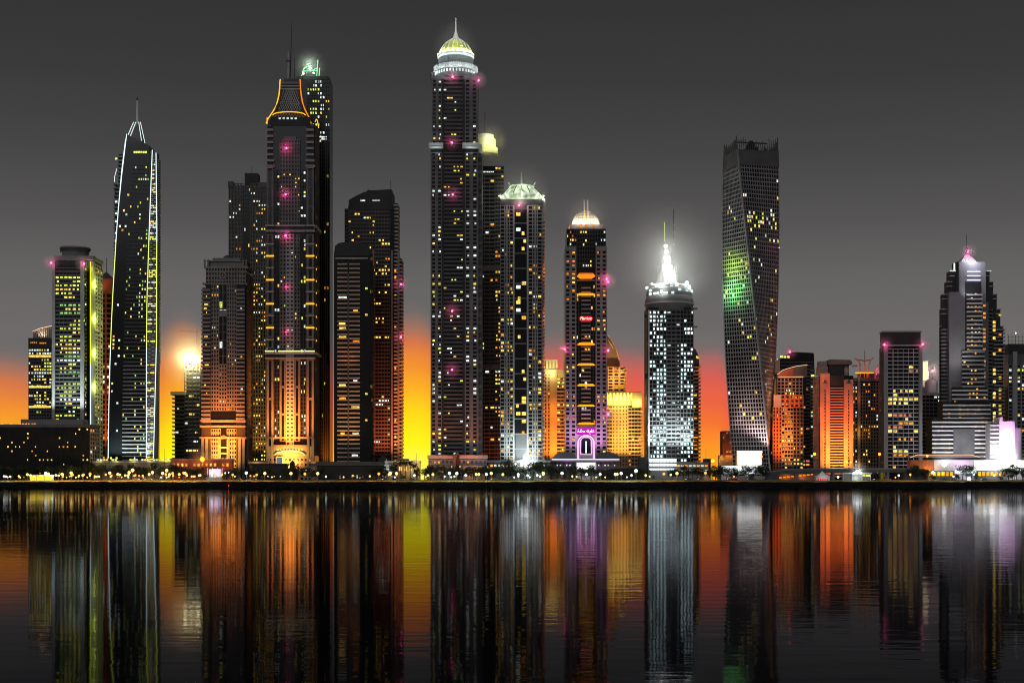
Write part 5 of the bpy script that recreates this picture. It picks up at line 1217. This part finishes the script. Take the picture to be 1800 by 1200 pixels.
t.box('wall', DARKW, 444, 503, 817, 850, 0, 22); t.box('roof', BLACK, 442, 505, 814.5, 817.5, -2, 24); t.box('wall', DARKW, 503, 522, 824, 850, 2, 18); t.lathe('tank', DARKW, 513, 6, [(4.5, 828), (4.5, 815), (3, 811), (.3, 809)], 14)
for i in range(5): t.win('F', 448+i*11, 450+i*11, 836, 838, t.rng.choice([COOL, AMBER]), v=.3)
t.done()
t = low('villa', 'small amber lit villa with palms before the yellow gap of sky', 'villa', 722, 1235, 42)
t.box('wall', STONE, 699, 738, 812, 850, 0, 20); t.box('wall', STONE, 706, 718, 806, 815, 2, 16); t.box('roof', LIGHTW, 697, 739, 809.5, 812.5, -2, 22); 
for i in range(4): t.win('F', 702+i*9, 706+i*9, 820, 827, WARM, v=.3)
t.light(712, -12, 824, AMB, 9000); t.light(732, -14, 822, (1, .85, .3), 9000); t.light(696, -16, 832, ORANGE, 6000)
t.done()
t = low('pavilion', 'grey flat pavilion with white blazing lamp under the lantern-crowned tower', 'pavilion', 920, 1215, 43)
t.box('wall', DIMW, 858, 966, 812, 850, 0, 25); t.box('roof', MIDW, 855, 968, 808.5, 812.5, -3, 26)
for i in range(15): t.win('F', 862+i*6.6, 866+i*6.6, 816, 820, t.rng.choice([COOL, COOL, AMBER]), v=.3)
for x, y, r in ((926, 812, 5), (918, 814, 3), (934, 813, 3), (906, 815, 2)): t.lathe('floodlight', BRIGHT, x, -5, [(.1, y-r), (r*.8, y-r*.5), (r, y), (r*.8, y+r*.5), (.1, y+r)], 10)
t.light(926, -12, 806, CW, 60000, 1.5); t.light(926, -10, 820, CW, 16000, 1.0)
t.mist(926, 812, 34, .02, -9)
t.done()
t = low('hall', 'dark curved roof hall left of the white-lit construction tower foot', 'hall', 1090, 1206, 44)
t.prism('roof', BLACK, [(1050, 850), (1054, 832), (1068, 825), (1090, 821), (1122, 822), (1124, 850)], 0, 20); t.box('eave', DIMW, 1060, 1124, 820.5, 822.5, -2, 2); t.light(1092, -6, 816, AMB, 1500)
t.done()
t = low('kiosk', 'yellow lit flat kiosk among the promenade lamps on the far left', 'kiosk', 72, 1176, 45)
t.box('canopy', WHITE, 50, 93, 834, 836, -1, 8); t.box('wall', WHITE, 52, 92, 836, 848, 2, 7); [t.box('post', STEEL, x, x+.6, 835, 848, -.5, 0) for x in (51, 64, 78, 91)]
for i in range(5): t.win('F', 53+i*7.8, 60+i*7.8, 836.5, 844, emit('yellow_kiosk_wall', (255, 220, 40), 1.4), v=-1.6)
t.light(72, -4, 838, AMB, 1200)
t.done()
t = low('terrace', 'long yellow lit low terrace wall at the foot of the pointed tower', 'terrace', 220, 1216, 46)
t.box('wall', STONE, 163, 300, 812, 850, 0, 14); t.box('parapet', LIGHTW, 162, 301, 810, 812.5, -1, 15)
for i in range(26): t.rng.random() < .8 and t.win('F', 165+i*5.2, 169+i*5.2, 806.5, 809.5, t.rng.choice([LIME, WARM, COOL]), v=0)
for x in (175, 205, 235, 265, 292): t.light(x, -5, 808, (1, .75, .1), 1600)
t.done()
t = low('restaurant_block', 'orange lit low restaurant block left of the arched stone tower foot', 'restaurant', 345, 1216, 47)
t.box('wall', BRICK, 300, 408, 808, 850, 0, 16); t.box('roof', STONE, 298, 410, 806, 808.5, -2, 17)
for i in range(14): t.rng.random() < .7 and t.win('F', 304+i*7.2, 308+i*7.2, 814, 819, t.rng.choice(P_FIRE), v=.3)
t.lathe('floodlight', ORL, 357, -6, [(.1, 802), (3.2, 804.5), (4, 807), (3.2, 809.5), (.1, 812)], 12); t.light(357, -12, 806, ORANGE, 22000, 1.0); t.light(322, -12, 812, RED, 5000); t.light(398, -12, 816, ORANGE, 5000)
t.mist(357, 806, 26, .03, -9)
t.done()
t = low('fountain_stage', 'small stage glowing white and violet below the arched stone tower', 'stage', 375, 1182, 48)
t.box('deck', STEEL, 362, 392, 838, 848, 0, 10); t.box('back_wall', WHITE, 366, 388, 824, 840, 6, 8); [t.tube('post', WHITE, [(x, 1, 846), (x, 1, 822)], .4) for x in (364, 373, 382, 391)]
for x, y, r, m in ((372, 831, 2.6, BRIGHT), (376, 829, 2, NEONP), (382, 828, 1.6, NEONP), (396, 831, 1.4, BRIGHT), (402, 830, 1.2, BRIGHT)): t.lathe('stage_lamp', m, x, -.5, [(.1, y-r), (r, y), (.1, y+r)], 8)
t.light(376, -4, 826, VIO, 6000); t.light(372, -3, 832, (1, .9, 1), 3000)
t.done()
# flyover on the right with lit underpass
t = low('flyover', 'dark concrete road flyover on piers before the orange towers on the right', 'bridge', 1470, 1200, 49)
t.prism('deck', DIMW, [(1318, 833), (1345, 829), (1380, 825), (1430, 823), (1625, 823), (1625, 830), (1430, 830), (1380, 832), (1318, 839)], 0, 20)
t.prism('ramp_wall', DIMW, [(1318, 852), (1318, 839), (1369, 833), (1369, 852)], 0.5, 19); t.box('abutment', DIMW, 1590, 1628, 830, 852, .5, 19)
for x in (1400, 1432, 1464, 1496, 1528, 1560): t.box('pier', MIDW, x, x+4, 830, 852, 3, 16)
t.prism('parapet', MIDW, [(1318, 832.6), (1380, 824.5), (1430, 822.3), (1625, 822.3), (1625, 824.3), (1430, 824.5), (1380, 826.5), (1318, 834.6)], -.7, 0)
for i in range(9): t.win('F', 1372+i*7, 1377+i*7, 838-i*.7, 840-i*.7, NEONO, v=-14, name='light_strip')
t.box('underpass_wall', STONE, 1369, 1440, 832, 852, 14, 16)
t.light(1385, 6, 838, ORANGE, 5000); t.light(1412, 6, 838, ORANGE, 5000)
t.done()
t = low('tent', 'white peaked pagoda tent with red lit windows beside the flyover', 'tent', 1447, 1178, 50)
a = [t.P(1433, 0, 838), t.P(1461, 0, 838), t.P(1461, 18, 838), t.P(1433, 18, 838)]; m_ = [t.P(1442, 6, 833), t.P(1452, 6, 833), t.P(1452, 12, 833), t.P(1442, 12, 833)]; tp = t.P(1447, 9, 827)
t.mb('canopy', WHITE).add(a+m_+[tp], [(0, 1, 5, 4), (1, 2, 6, 5), (2, 3, 7, 6), (3, 0, 4, 7), (4, 5, 8), (5, 6, 8), (6, 7, 8), (7, 4, 8), (0, 3, 2, 1)])
t.box('wall', WHITE, 1435, 1459, 838, 849, 1, 17)
for i in range(5): t.win('F', 1438+i*3.8, 1440+i*3.8, 840, 844, emit('red_tent_window', (230, 20, 40), 1.1), v=-.6)
t.light(1447, -8, 836, CW, 900)
t.done()
t = low('ticket_office', 'boxy white lit waterfront office with glaring floodlight beside the tent', 'office', 1508, 1178, 51)
t.box('wall', MIDW, 1483, 1531, 832, 850, 2, 14); t.box('roof', WHITE, 1481, 1533, 830.5, 832.5, 0, 16); [t.box('post', WHITE, x, x+.9, 832, 850, .2, 1.2) for x in (1483, 1498, 1515, 1530)]
for i in range(3): t.win('F', 1517+i*4.8, 1521+i*4.8, 833.5, 837, LIME, v=-1.7)
for x, y, r in ((1507, 829, 3.8), (1501, 831, 2.4), (1513, 831, 2.4), (1473, 838, 2)): t.lathe('floodlight', BRIGHT, x, -.5, [(.1, y-r), (r*.8, y-r*.5), (r, y), (r*.8, y+r*.5), (.1, y+r)], 10)
t.light(1507, -5, 826, CW, 9000, 1.0); t.light(1505, -3, 840, CW, 1500)
t.mist(1507, 829, 22, .03, -3)
t.done()
# right podium of the stepped hotel
t = low('hotel_podium', 'wide white and amber lit podium with orange wall under the stepped hotel', 'podium', 1700, 1215, 52)
t.box('wall', BRICK, 1600, 1642, 808, 850, 0, 20); t.box('wall', LIL, 1642, 1800, 808, 850, -1, 20); t.box('roof', MIDW, 1598, 1730, 800, 803.5, 2, 22); t.tube('light_strip', emit('peach_strip', (255, 205, 160), 1.4), [(1600, 1, 804), (1612, 1, 799), (1708, 1, 799), (1722, 1, 803)], .5)
t.box('wall', DIMW, 1630, 1676, 827, 850, -6, -1); t.box('wall', DIMW, 1716, 1768, 827, 850, -6, -1); t.dF = -6
for a, n in ((1631, 6), (1717, 7)):
    for i in range(n): t.win('F', a+i*7.4, a+5.2+i*7.4, 829, 836, emit('yellow_shop_window', (255, 195, 20), 1.3, .3), v=.4)
t.dF = -1
for i in range(10): t.win('F', 1678+i*3.8, 1681.4+i*3.8, 826, 832, emit('white_hall', (225, 250, 250), 1.6), v=.4)
for i in range(18): t.win('F', 1712+i*5, 1716.6+i*5, 809, 826, emit('white_wall_glow', (255, 253, 240), 1.6), v=.4, name='lit_panel')  # glow put into the panels for the floodlit facade
for x, y, r, m in ((1657, 816, 4.4, BRIGHT), (1740, 818, 6, BRIGHT), (1760, 820, 7, BRIGHT), (1790, 823, 5, BRIGHT), (1728, 817, 3.5, BRIGHT), (1700, 842, 4, BRIGHT)): t.lathe('floodlight', m, x, -10, [(.1, y-r), (r*.8, y-r*.5), (r, y), (r*.8, y+r*.5), (.1, y+r)], 12)
t.light(1657, -18, 812, CW, 9000, 1.0); t.light(1750, -26, 812, (1, .97, 1), 40000, 1.5); t.light(1690, -16, 812, (1, .7, 1), 9000); t.light(1610, -12, 826, (1, .4, .02), 30000); t.light(1630, -12, 828, (1, .5, .03), 30000); t.light(1788, -20, 815, CW, 12000)
t.mist(1657, 815, 26, .03, -14); t.mist(1756, 816, 46, .02, -18)
t.done()

# --- yachts moored / laid up by the ramp
def yacht(px, label, sc, seed):
    Y = 1188; x = wx(px, Y); r = empty('motor_yacht', (x, Y, GZ)); tag(r, label, 'yacht')
    b = MB()
    st = [(-6.0, 1.5, .9), (-2, 2.2, .3), (3, 2.0, .2), (6.5, 1.0, .3), (9, .08, 1.2)]; rings = []
    vs = []; fs = []
    for px_, hw, kz in st: vs += [(px_*.55*sc, -hw*sc, 2.6*sc), (px_*.55*sc, -hw*.7*sc, kz*sc), (px_*.55*sc, hw*.7*sc, kz*sc), (px_*.55*sc, hw*sc, 2.6*sc)]
    for i in range(len(st)-1):
        for k in range(4): fs.append((i*4+k, i*4+(k+1) % 4, (i+1)*4+(k+1) % 4, (i+1)*4+k))
    fs += [(0, 1, 2, 3), tuple(len(vs)-4+k for k in (3, 2, 1, 0))]
    b.add(vs, fs); b.build('hull', LIGHTW, r)
    b = MB(); b.box(-2.6*sc, 2.2*sc, -1.5*sc, 1.5*sc, 2.6*sc, 4.2*sc); b.build('cabin', LIGHTW, r)
    b = MB(); b.box(-2.3*sc, 1.9*sc, -1.56*sc, 1.56*sc, 3.1*sc, 3.8*sc); b.build('cabin_window', GLASS, r)
    b = MB(); b.box(-2.0*sc, 1.2*sc, -1.3*sc, 1.3*sc, 4.9*sc, 5.1*sc); b.box(-1.6*sc, .8*sc, -1*sc, 1*sc, 4.2*sc, 4.9*sc); b.build('flybridge', LIGHTW, r)
    b = MB(); b.tube([(-.6*sc, 0, 5.1*sc), (-.4*sc, 0, 7.6*sc)], .18*sc); b.box(-.9*sc, .1*sc, -.5*sc, .5*sc, 6.4*sc, 6.6*sc); b.build('radar_mast', STEEL, r)
yacht(1304, 'grey motor yacht nearer the dark bushes by the flyover ramp', 1.15, 1)
yacht(1333, 'grey motor yacht nearer the flyover ramp wall', 1.15, 2)
yacht(1242, 'small dim motor yacht below the dark podium end right of the construction tower', .8, 3)

# --- trees
rt = random.Random(11)
def leafy(seed, h, w):
    r = random.Random(seed); root = empty('tree', (0, 0, 0)); b = MB(); b.tube([(0, 0, -.3), (.1, 0, h*.3), (.0, .1, h*.55)], .3, 6, .14)
    for k in range(4):
        a = k*1.6+r.random(); b.tube([(0, 0, h*.3), (math.cos(a)*w*.28, math.sin(a)*w*.28, h*.62)], .13, 5, .05)
    b.build('trunk', BARK, root); c = MB()
    cl = [(r.gauss(0, w*.2), r.gauss(0, w*.2), h*(.45+.45*r.random()), w*(.14+.14*r.random())) for _ in range(11)]
    for x, y, z, rr in cl:
        for _ in range(48):
            d = Vector((r.gauss(0, 1), r.gauss(0, 1), r.gauss(0, .8))).normalized()*rr*(.5+.6*r.random()); p = Vector((x, y, z))+d
            u = Vector((r.gauss(0, 1), r.gauss(0, 1), r.gauss(0, 1))).normalized(); v_ = u.orthogonal().normalized(); s_ = .22+.3*r.random()
            c.add([p-u*s_, p+v_*s_*.6, p+u*s_, p-v_*s_*.6], [(0, 1, 2, 3)])
    c.build('crown', LEAF, root); return root
def palm(seed, h):
    r = random.Random(seed); root = empty('palm_tree', (0, 0, 0)); b = MB(); b.tube([(0, 0, -.3), (.15, 0, h*.5), (.1, .05, h)], .24, 6, .15); b.build('trunk', BARK, root); c = MB()
    for k in range(18):
        a = k*2*math.pi/18+r.random()*.3; up = r.uniform(-.1, 1.0); L_ = r.uniform(2.0, 2.9); pts = []
        for i in range(6):
            q_ = i/5; pts.append(Vector((math.cos(a)*L_*q_, math.sin(a)*L_*q_, h+up*L_*q_-1.5*q_*q_)))
        sd = Vector((-math.sin(a), math.cos(a), 0))
        for i in range(5):
            w0 = .38*(1-abs(i/5-.35)); w1 = .38*(1-abs((i+1)/5-.35))*(0.15 if i == 4 else 1); dz = Vector((0, 0, -.18))
            c.add([pts[i], pts[i+1], pts[i+1]+sd*w1+dz, pts[i]+sd*w0+dz], [(0, 1, 2, 3)]); c.add([pts[i], pts[i]-sd*w0+dz, pts[i+1]-sd*w1+dz, pts[i+1]], [(0, 1, 2, 3)])
    c.build('crown', LEAF, root); return root
PL = [(0, 165, 'black apartment block'), (165, 300, 'pointed white-edged tower'), (300, 455, 'arched stone tower'), (455, 560, 'golden-crowned tower'), (560, 690, 'black podium'), (690, 755, 'yellow gap of sky'),
      (755, 860, 'tallest domed tower'), (860, 968, 'lantern-crowned tower'), (968, 1070, 'domed hotel'), (1070, 1135, 'curved roof hall'), (1135, 1255, 'white-lit construction tower'), (1255, 1370, 'twisted tower'), (1370, 1600, 'flyover'), (1600, 1900, 'stepped hotel')]
def place(px):
    for a, b, n in PL:
        if a <= px < b: return n
    return PL[0][2] if px < 0 else PL[-1][2]
trees = [leafy(21, 8.5, 8.5), leafy(22, 7.2, 8.0), leafy(23, 9.5, 8.8), leafy(24, 6.4, 7.0)]
used = set()
def put(src, i, key, px, Y, z, sc, label, cat, group):
    o = src if key not in used else copy_tree(src); used.add(key); setloc(o, (wx(px, Y), Y, z), rt.uniform(0, 6.28), sc); tag(o, label, cat, group); return o
spots = []
for a, b, step in ((-8, 165, 11), (168, 310, 10), (312, 362, 9), (400, 470, 9), (500, 562, 9), (660, 700, 10), (735, 800, 8), (815, 872, 8), (872, 968, 8.5), (968, 1060, 9), (1120, 1140, 9), (1184, 1262, 8), (1262, 1312, 6.5), (1330, 1346, 8), (1600, 1640, 10), (1690, 1720, 10), (1766, 1810, 9)):
    x = a
    while x < b: spots.append(x+rt.uniform(-3, 3)); x += step*rt.uniform(.8, 1.25)
for i, px in enumerate(spots):
    Y = rt.uniform(1189, 1200); k_ = rt.randrange(4); n = place(px)
    put(trees[k_], i, k_, px, Y, GZ, rt.uniform(.8, 1.25)*(1.3 if 868 < px < 965 else 1.0)*(1.35 if px < 310 else 1.2), f'dark leafy tree on the shore before the {n}', 'tree', f'leafy trees before the {n}')
for k_ in range(4):
    if k_ not in used: [bpy.data.objects.remove(c) for c in list(trees[k_].children)]; bpy.data.objects.remove(trees[k_])
palms = [palm(31, 7.0), palm(32, 8.6)]
pspots = [(704, 1), (712, 1), (721, 1), (728, 0), (746, 0), (756, 0), (764, 0), (772, 0), (783, 0), (818, 0), (828, 0), (842, 0), (232, 0), (268, 0), (283, 0), (428, 0), (1772, 1), (1780, 1), (1009, 0), (1040, 0), (664, 0), (676, 0), (694, 0)]
for i, (px, k_) in enumerate(pspots):
    Y = 1222 if 700 <= px <= 730 else (1196 if px < 1700 else 1180); n = place(px)
    put(palms[k_], i, 'p%d' % k_, px, Y, GZ if Y > 1186 else land(Y), (1.75 if 700 <= px <= 730 else rt.uniform(.85, 1.15))*(1.3 if px > 1700 else 1), f'palm tree with drooping fronds before the {n}', 'palm tree', f'palms before the {n}')

for i in range(46):
    px = rt.uniform(-5, 1270) if i < 38 else rt.uniform(1590, 1800); Y = rt.uniform(1170, 1184); k_ = rt.randrange(4); n = place(px)
    if k_ in used: put(trees[k_], i, k_, px, Y, land(Y)-.1, rt.uniform(.42, .72), f'small bushy tree on the lit lawn before the {n}', 'tree', f'small lawn trees before the {n}')

# --- street lamps along the promenade
def street_lamp(name, m, r, h):
    root = empty(name, (0, 0, 0)); b = MB(); b.tube([(0, 0, -.4), (0, 0, h)], .09, 6, .06); b.lathe(0, 0, [(.25, -.3), (.25, .35), (.1, .5)], 8); b.build('pole', STEEL, root)
    b = MB(); b.lathe(0, 0, [(r*math.sin(a), h+r*.8-r*math.cos(a)) for a in [.05+i*(math.pi-.1)/8 for i in range(9)]], 12); b.build('globe', m, root)
    b = MB(); b.lathe(0, 0, [(r*.5, h+r*1.7), (r*.3, h+r*2.0), (.02, h+r*2.1)], 8); b.build('cap', STEEL, root)
    return root
LW = emit('lamp_globe_warm', (255, 215, 120), 2.6); LC = emit('lamp_globe_white', (240, 255, 250), 2.6); LR = emit('lamp_globe_orange', (255, 150, 60), 2.6)
protos = {'w': street_lamp('street_lamp', LW, 1.0, 4.6), 'c': street_lamp('street_lamp', LC, 1.0, 4.6), 'o': street_lamp('street_lamp', LR, .9, 4.4)}
adj = {'w': 'warm yellow', 'c': 'cool white', 'o': 'orange'}
cols = {'w': (1, .66, .2), 'c': (.85, 1, .95), 'o': (1, .4, .08)}
lampl = [(7, 'c'), (18, 'c'), (33, 'w'), (48, 'w'), (60, 'w'), (85, 'w'), (103, 'w'), (110, 'w'), (117, 'o'), (125, 'w'), (138, 'w'), (147, 'o'), (158, 'w'), (166, 'o'), (174, 'w'), (186, 'o'), (196, 'o'), (207, 'w'), (214, 'o'), (220, 'w'), (227, 'w'), (236, 'o'), (252, 'o'), (268, 'w'), (283, 'c'), (293, 'w'), (315, 'w'), (337, 'w'), (343, 'o'), (352, 'w'), (390, 'o'), (409, 'o'), (433, 'c'), (465.5, 'w'), (478, 'w'), (511.5, 'w'), (536, 'o'), (558.5, 'w'), (573, 'c'), (604, 'w'), (620, 'o'), (650, 'w'), (666, 'o'), (684, 'w'), (697, 'w'), (743, 'w'), (761, 'w'), (790, 'c'), (837, 'w'), (855, 'c'), (884, 'w'),
         (904, 'c'), (931, 'c'), (955, 'w'), (988, 'c'), (1006, 'w'), (1031, 'c'), (1048, 'w'), (1064, 'w'), (1085, 'w'), (1092, 'c'), (1110, 'c'), (1135, 'w'), (1142, 'w'), (1167, 'o'), (1179, 'w'), (1190, 'w'), (1240, 'o'), (1290, 'o'), (1574, 'o'), (1580, 'c'), (1640, 'c'), (1712, 'c'), (1748, 'w'), (1600, 'o'), (1676, 'c')]
ll = random.Random(5)
lampl += [(ll.uniform(95, 335), ll.choice('wwoo')) for _ in range(34)]+[(ll.uniform(335, 460), ll.choice('woc')) for _ in range(8)]+[(ll.uniform(640, 900), ll.choice('wcc')) for _ in range(12)]+[(ll.uniform(900, 1240), ll.choice('wcc')) for _ in range(10)]+[(ll.uniform(0, 95), ll.choice('wc')) for _ in range(8)]
lu = set(); low_y = random.Random(8)
for px, k_ in lampl:
    Y = 1167+low_y.uniform(0, 4) if low_y.random() < .75 else low_y.uniform(1174, 1182); n = place(px)
    o = protos[k_] if k_ not in lu else copy_tree(protos[k_]); lu.add(k_)
    setloc(o, (wx(px, Y), Y, land(Y)), 0, low_y.choice([.62, .75, .9, 1.05, 1.2])); tag(o, f'{adj[k_]} globe street lamp on the promenade before the {n}', 'street lamp', f'{adj[k_]} lamps before the {n}')
    lamp('POINT', (wx(px, Y), Y-1.3, land(Y)+4.2), cols[k_], 6500 if k_ == 'o' else 2200, None, .3)
# tall star-bright floodlight masts
def mast(px, py, Y, m, col, watts, label, r=1.3):
    h = wz(py, Y)-land(Y); o = empty('floodlight_mast', (wx(px, Y), Y, land(Y))); tag(o, label, 'floodlight mast')
    b = MB(); b.tube([(0, 0, -.4), (0, 0, h)], .16, 6, .1); b.build('pole', STEEL, o); b = MB(); b.lathe(0, 0, [(r*math.sin(a), h+r-r*math.cos(a)) for a in [.05+i*(math.pi-.1)/8 for i in range(9)]], 12); b.build('lamp_head', m, o)
    b = MB(); b.box(-r*1.1, r*1.1, -.15, .15, h-.25, h); b.build('crossarm', STEEL, o); lamp('POINT', (0, -1.8, h+r), col, watts, o, .5)
mast(1118, 830, 1176, BRIGHT, CW, 5000, 'tall cool white floodlight mast right of the curved roof hall')
mast(1253, 813, 1205, ORL, ORANGE, 9000, 'tall orange floodlight mast right of the construction tower podium', 1.5)
mast(1338, 804, 1222, ORL, ORANGE, 5000, 'tall orange floodlight mast at the right foot of the twisted tower', 1.1)
mast(1432, 800, 1226, ORL, ORANGE, 6000, 'orange floodlight mast left of the twin-pylon tower', 1.2)
mast(1546, 800, 1226, ORL, ORANGE, 5000, 'orange floodlight mast below the curling-fin tower', 1.1)
mast(1630, 803, 1205, ORL, ORANGE, 3000, 'orange floodlight mast before the red podium wall', .9)
mast(233, 829, 1178, WARML, AMB, 4000, 'bright amber mast lamp among the trees before the pointed tower', 1.4)
mast(293, 829, 1180, WARML, AMB, 3000, 'bright amber mast lamp near the restaurant block', 1.2)
# thin flag pole in the yellow gap, and another by the orange sky
def pole(px, top, Y, label):
    h = wz(top, Y)-GZ; o = empty('flagpole', (wx(px, Y), Y, GZ)); tag(o, label, 'flagpole'); b = MB(); b.tube([(0, 0, -.3), (0, 0, h)], .2, 6, .08); b.build('pole', BLACK, o); b = MB(); b.lathe(0, 0, [(.02, h-.1), (.25, h+.15), (.02, h+.4)], 8); b.build('finial', STEEL, o)
pole(732, 797, 1210, 'thin flagpole standing in the yellow gap of sky'); pole(289, 789, 1210, 'thin flagpole right of the pointed tower'); pole(1241, 788, 1210, 'thin flagpole right of the construction tower'); pole(319, 786, 1204, 'dark flagpole before the restaurant block')
# red buoy light on the bank
o = empty('marker_light', (wx(402, 1150), 1150, .6)); tag(o, 'red marker light on the black bank below the arched stone tower', 'marker light'); b = MB(); b.lathe(0, 0, [(.5, -.8), (.4, 1.0), (.1, 1.2)], 10); b.build('body', DARKW, o); b = MB(); b.lathe(0, 0, [(.02, 1.2), (.55, 1.7), (.02, 2.2)], 10); b.build('lens', emit('red_marker', (255, 40, 60), 2.5), o)
# parked cars on the promenade
def car(seed):
    root = empty('parked_car', (0, 0, 0)); b = MB()
    b.add([(x, y, z) for x, z in ((-2.1, .35), (2.1, .35), (2.15, .8), (1.2, .95), (.6, 1.45), (-1.0, 1.45), (-1.7, .98), (-2.15, .9)) for y in (-.85, .85)], [tuple(range(0, 16, 2)), tuple(range(15, 0, -2))]+[(2*i, (2*i+2) % 16, (2*i+3) % 16, 2*i+1) for i in range(8)]); b.build('body', MIDW if seed else DIMW, root)
    b = MB(); b.box(-1.2, .75, -.87, .87, 1.0, 1.36); b.build('side_window', GLASS, root)
    for x in (-1.3, 1.3):
        b = MB(); b.lathe(0, 0, [(.34, -.9), (.34, .9)], 12); o = b.build('wheel', BLACK, root, (x, 0, .34)); o.rotation_euler = (R(90), 0, 0)
    for y in (-.6, .6):
        b = MB(); b.box(2.12, 2.2, y-.2, y+.2, .62, .82); b.build('headlight', emit('headlight', (255, 250, 230), 3), root); b = MB(); b.box(-2.2, -2.12, y-.2, y+.2, .65, .85); b.build('tail_light', emit('tail_light', (255, 20, 20), 2), root)
    return root
cp = [car(0), car(1)]; cu_ = set()
for i, px in enumerate((1232, 1284, 1292, 1206, 1210, 668, 676, 706, 724, 868, 898, 944, 962, 980, 1015, 1500, 1540, 1560, 1660, 1676, 1730, 240, 250, 262, 276, 420, 446)):
    Y = rt.uniform(1182, 1186); n = place(px); k_ = i % 2; o = cp[k_] if k_ not in cu_ else copy_tree(cp[k_]); cu_.add(k_)
    setloc(o, (wx(px, Y), Y, land(Y)), rt.choice([0, math.pi])+rt.uniform(-.5, .5), 1.1); tag(o, f'{"dark" if k_ == 0 else "grey"} parked car on the promenade before the {n}', 'car', f'{"dark" if k_ == 0 else "grey"} cars before the {n}')
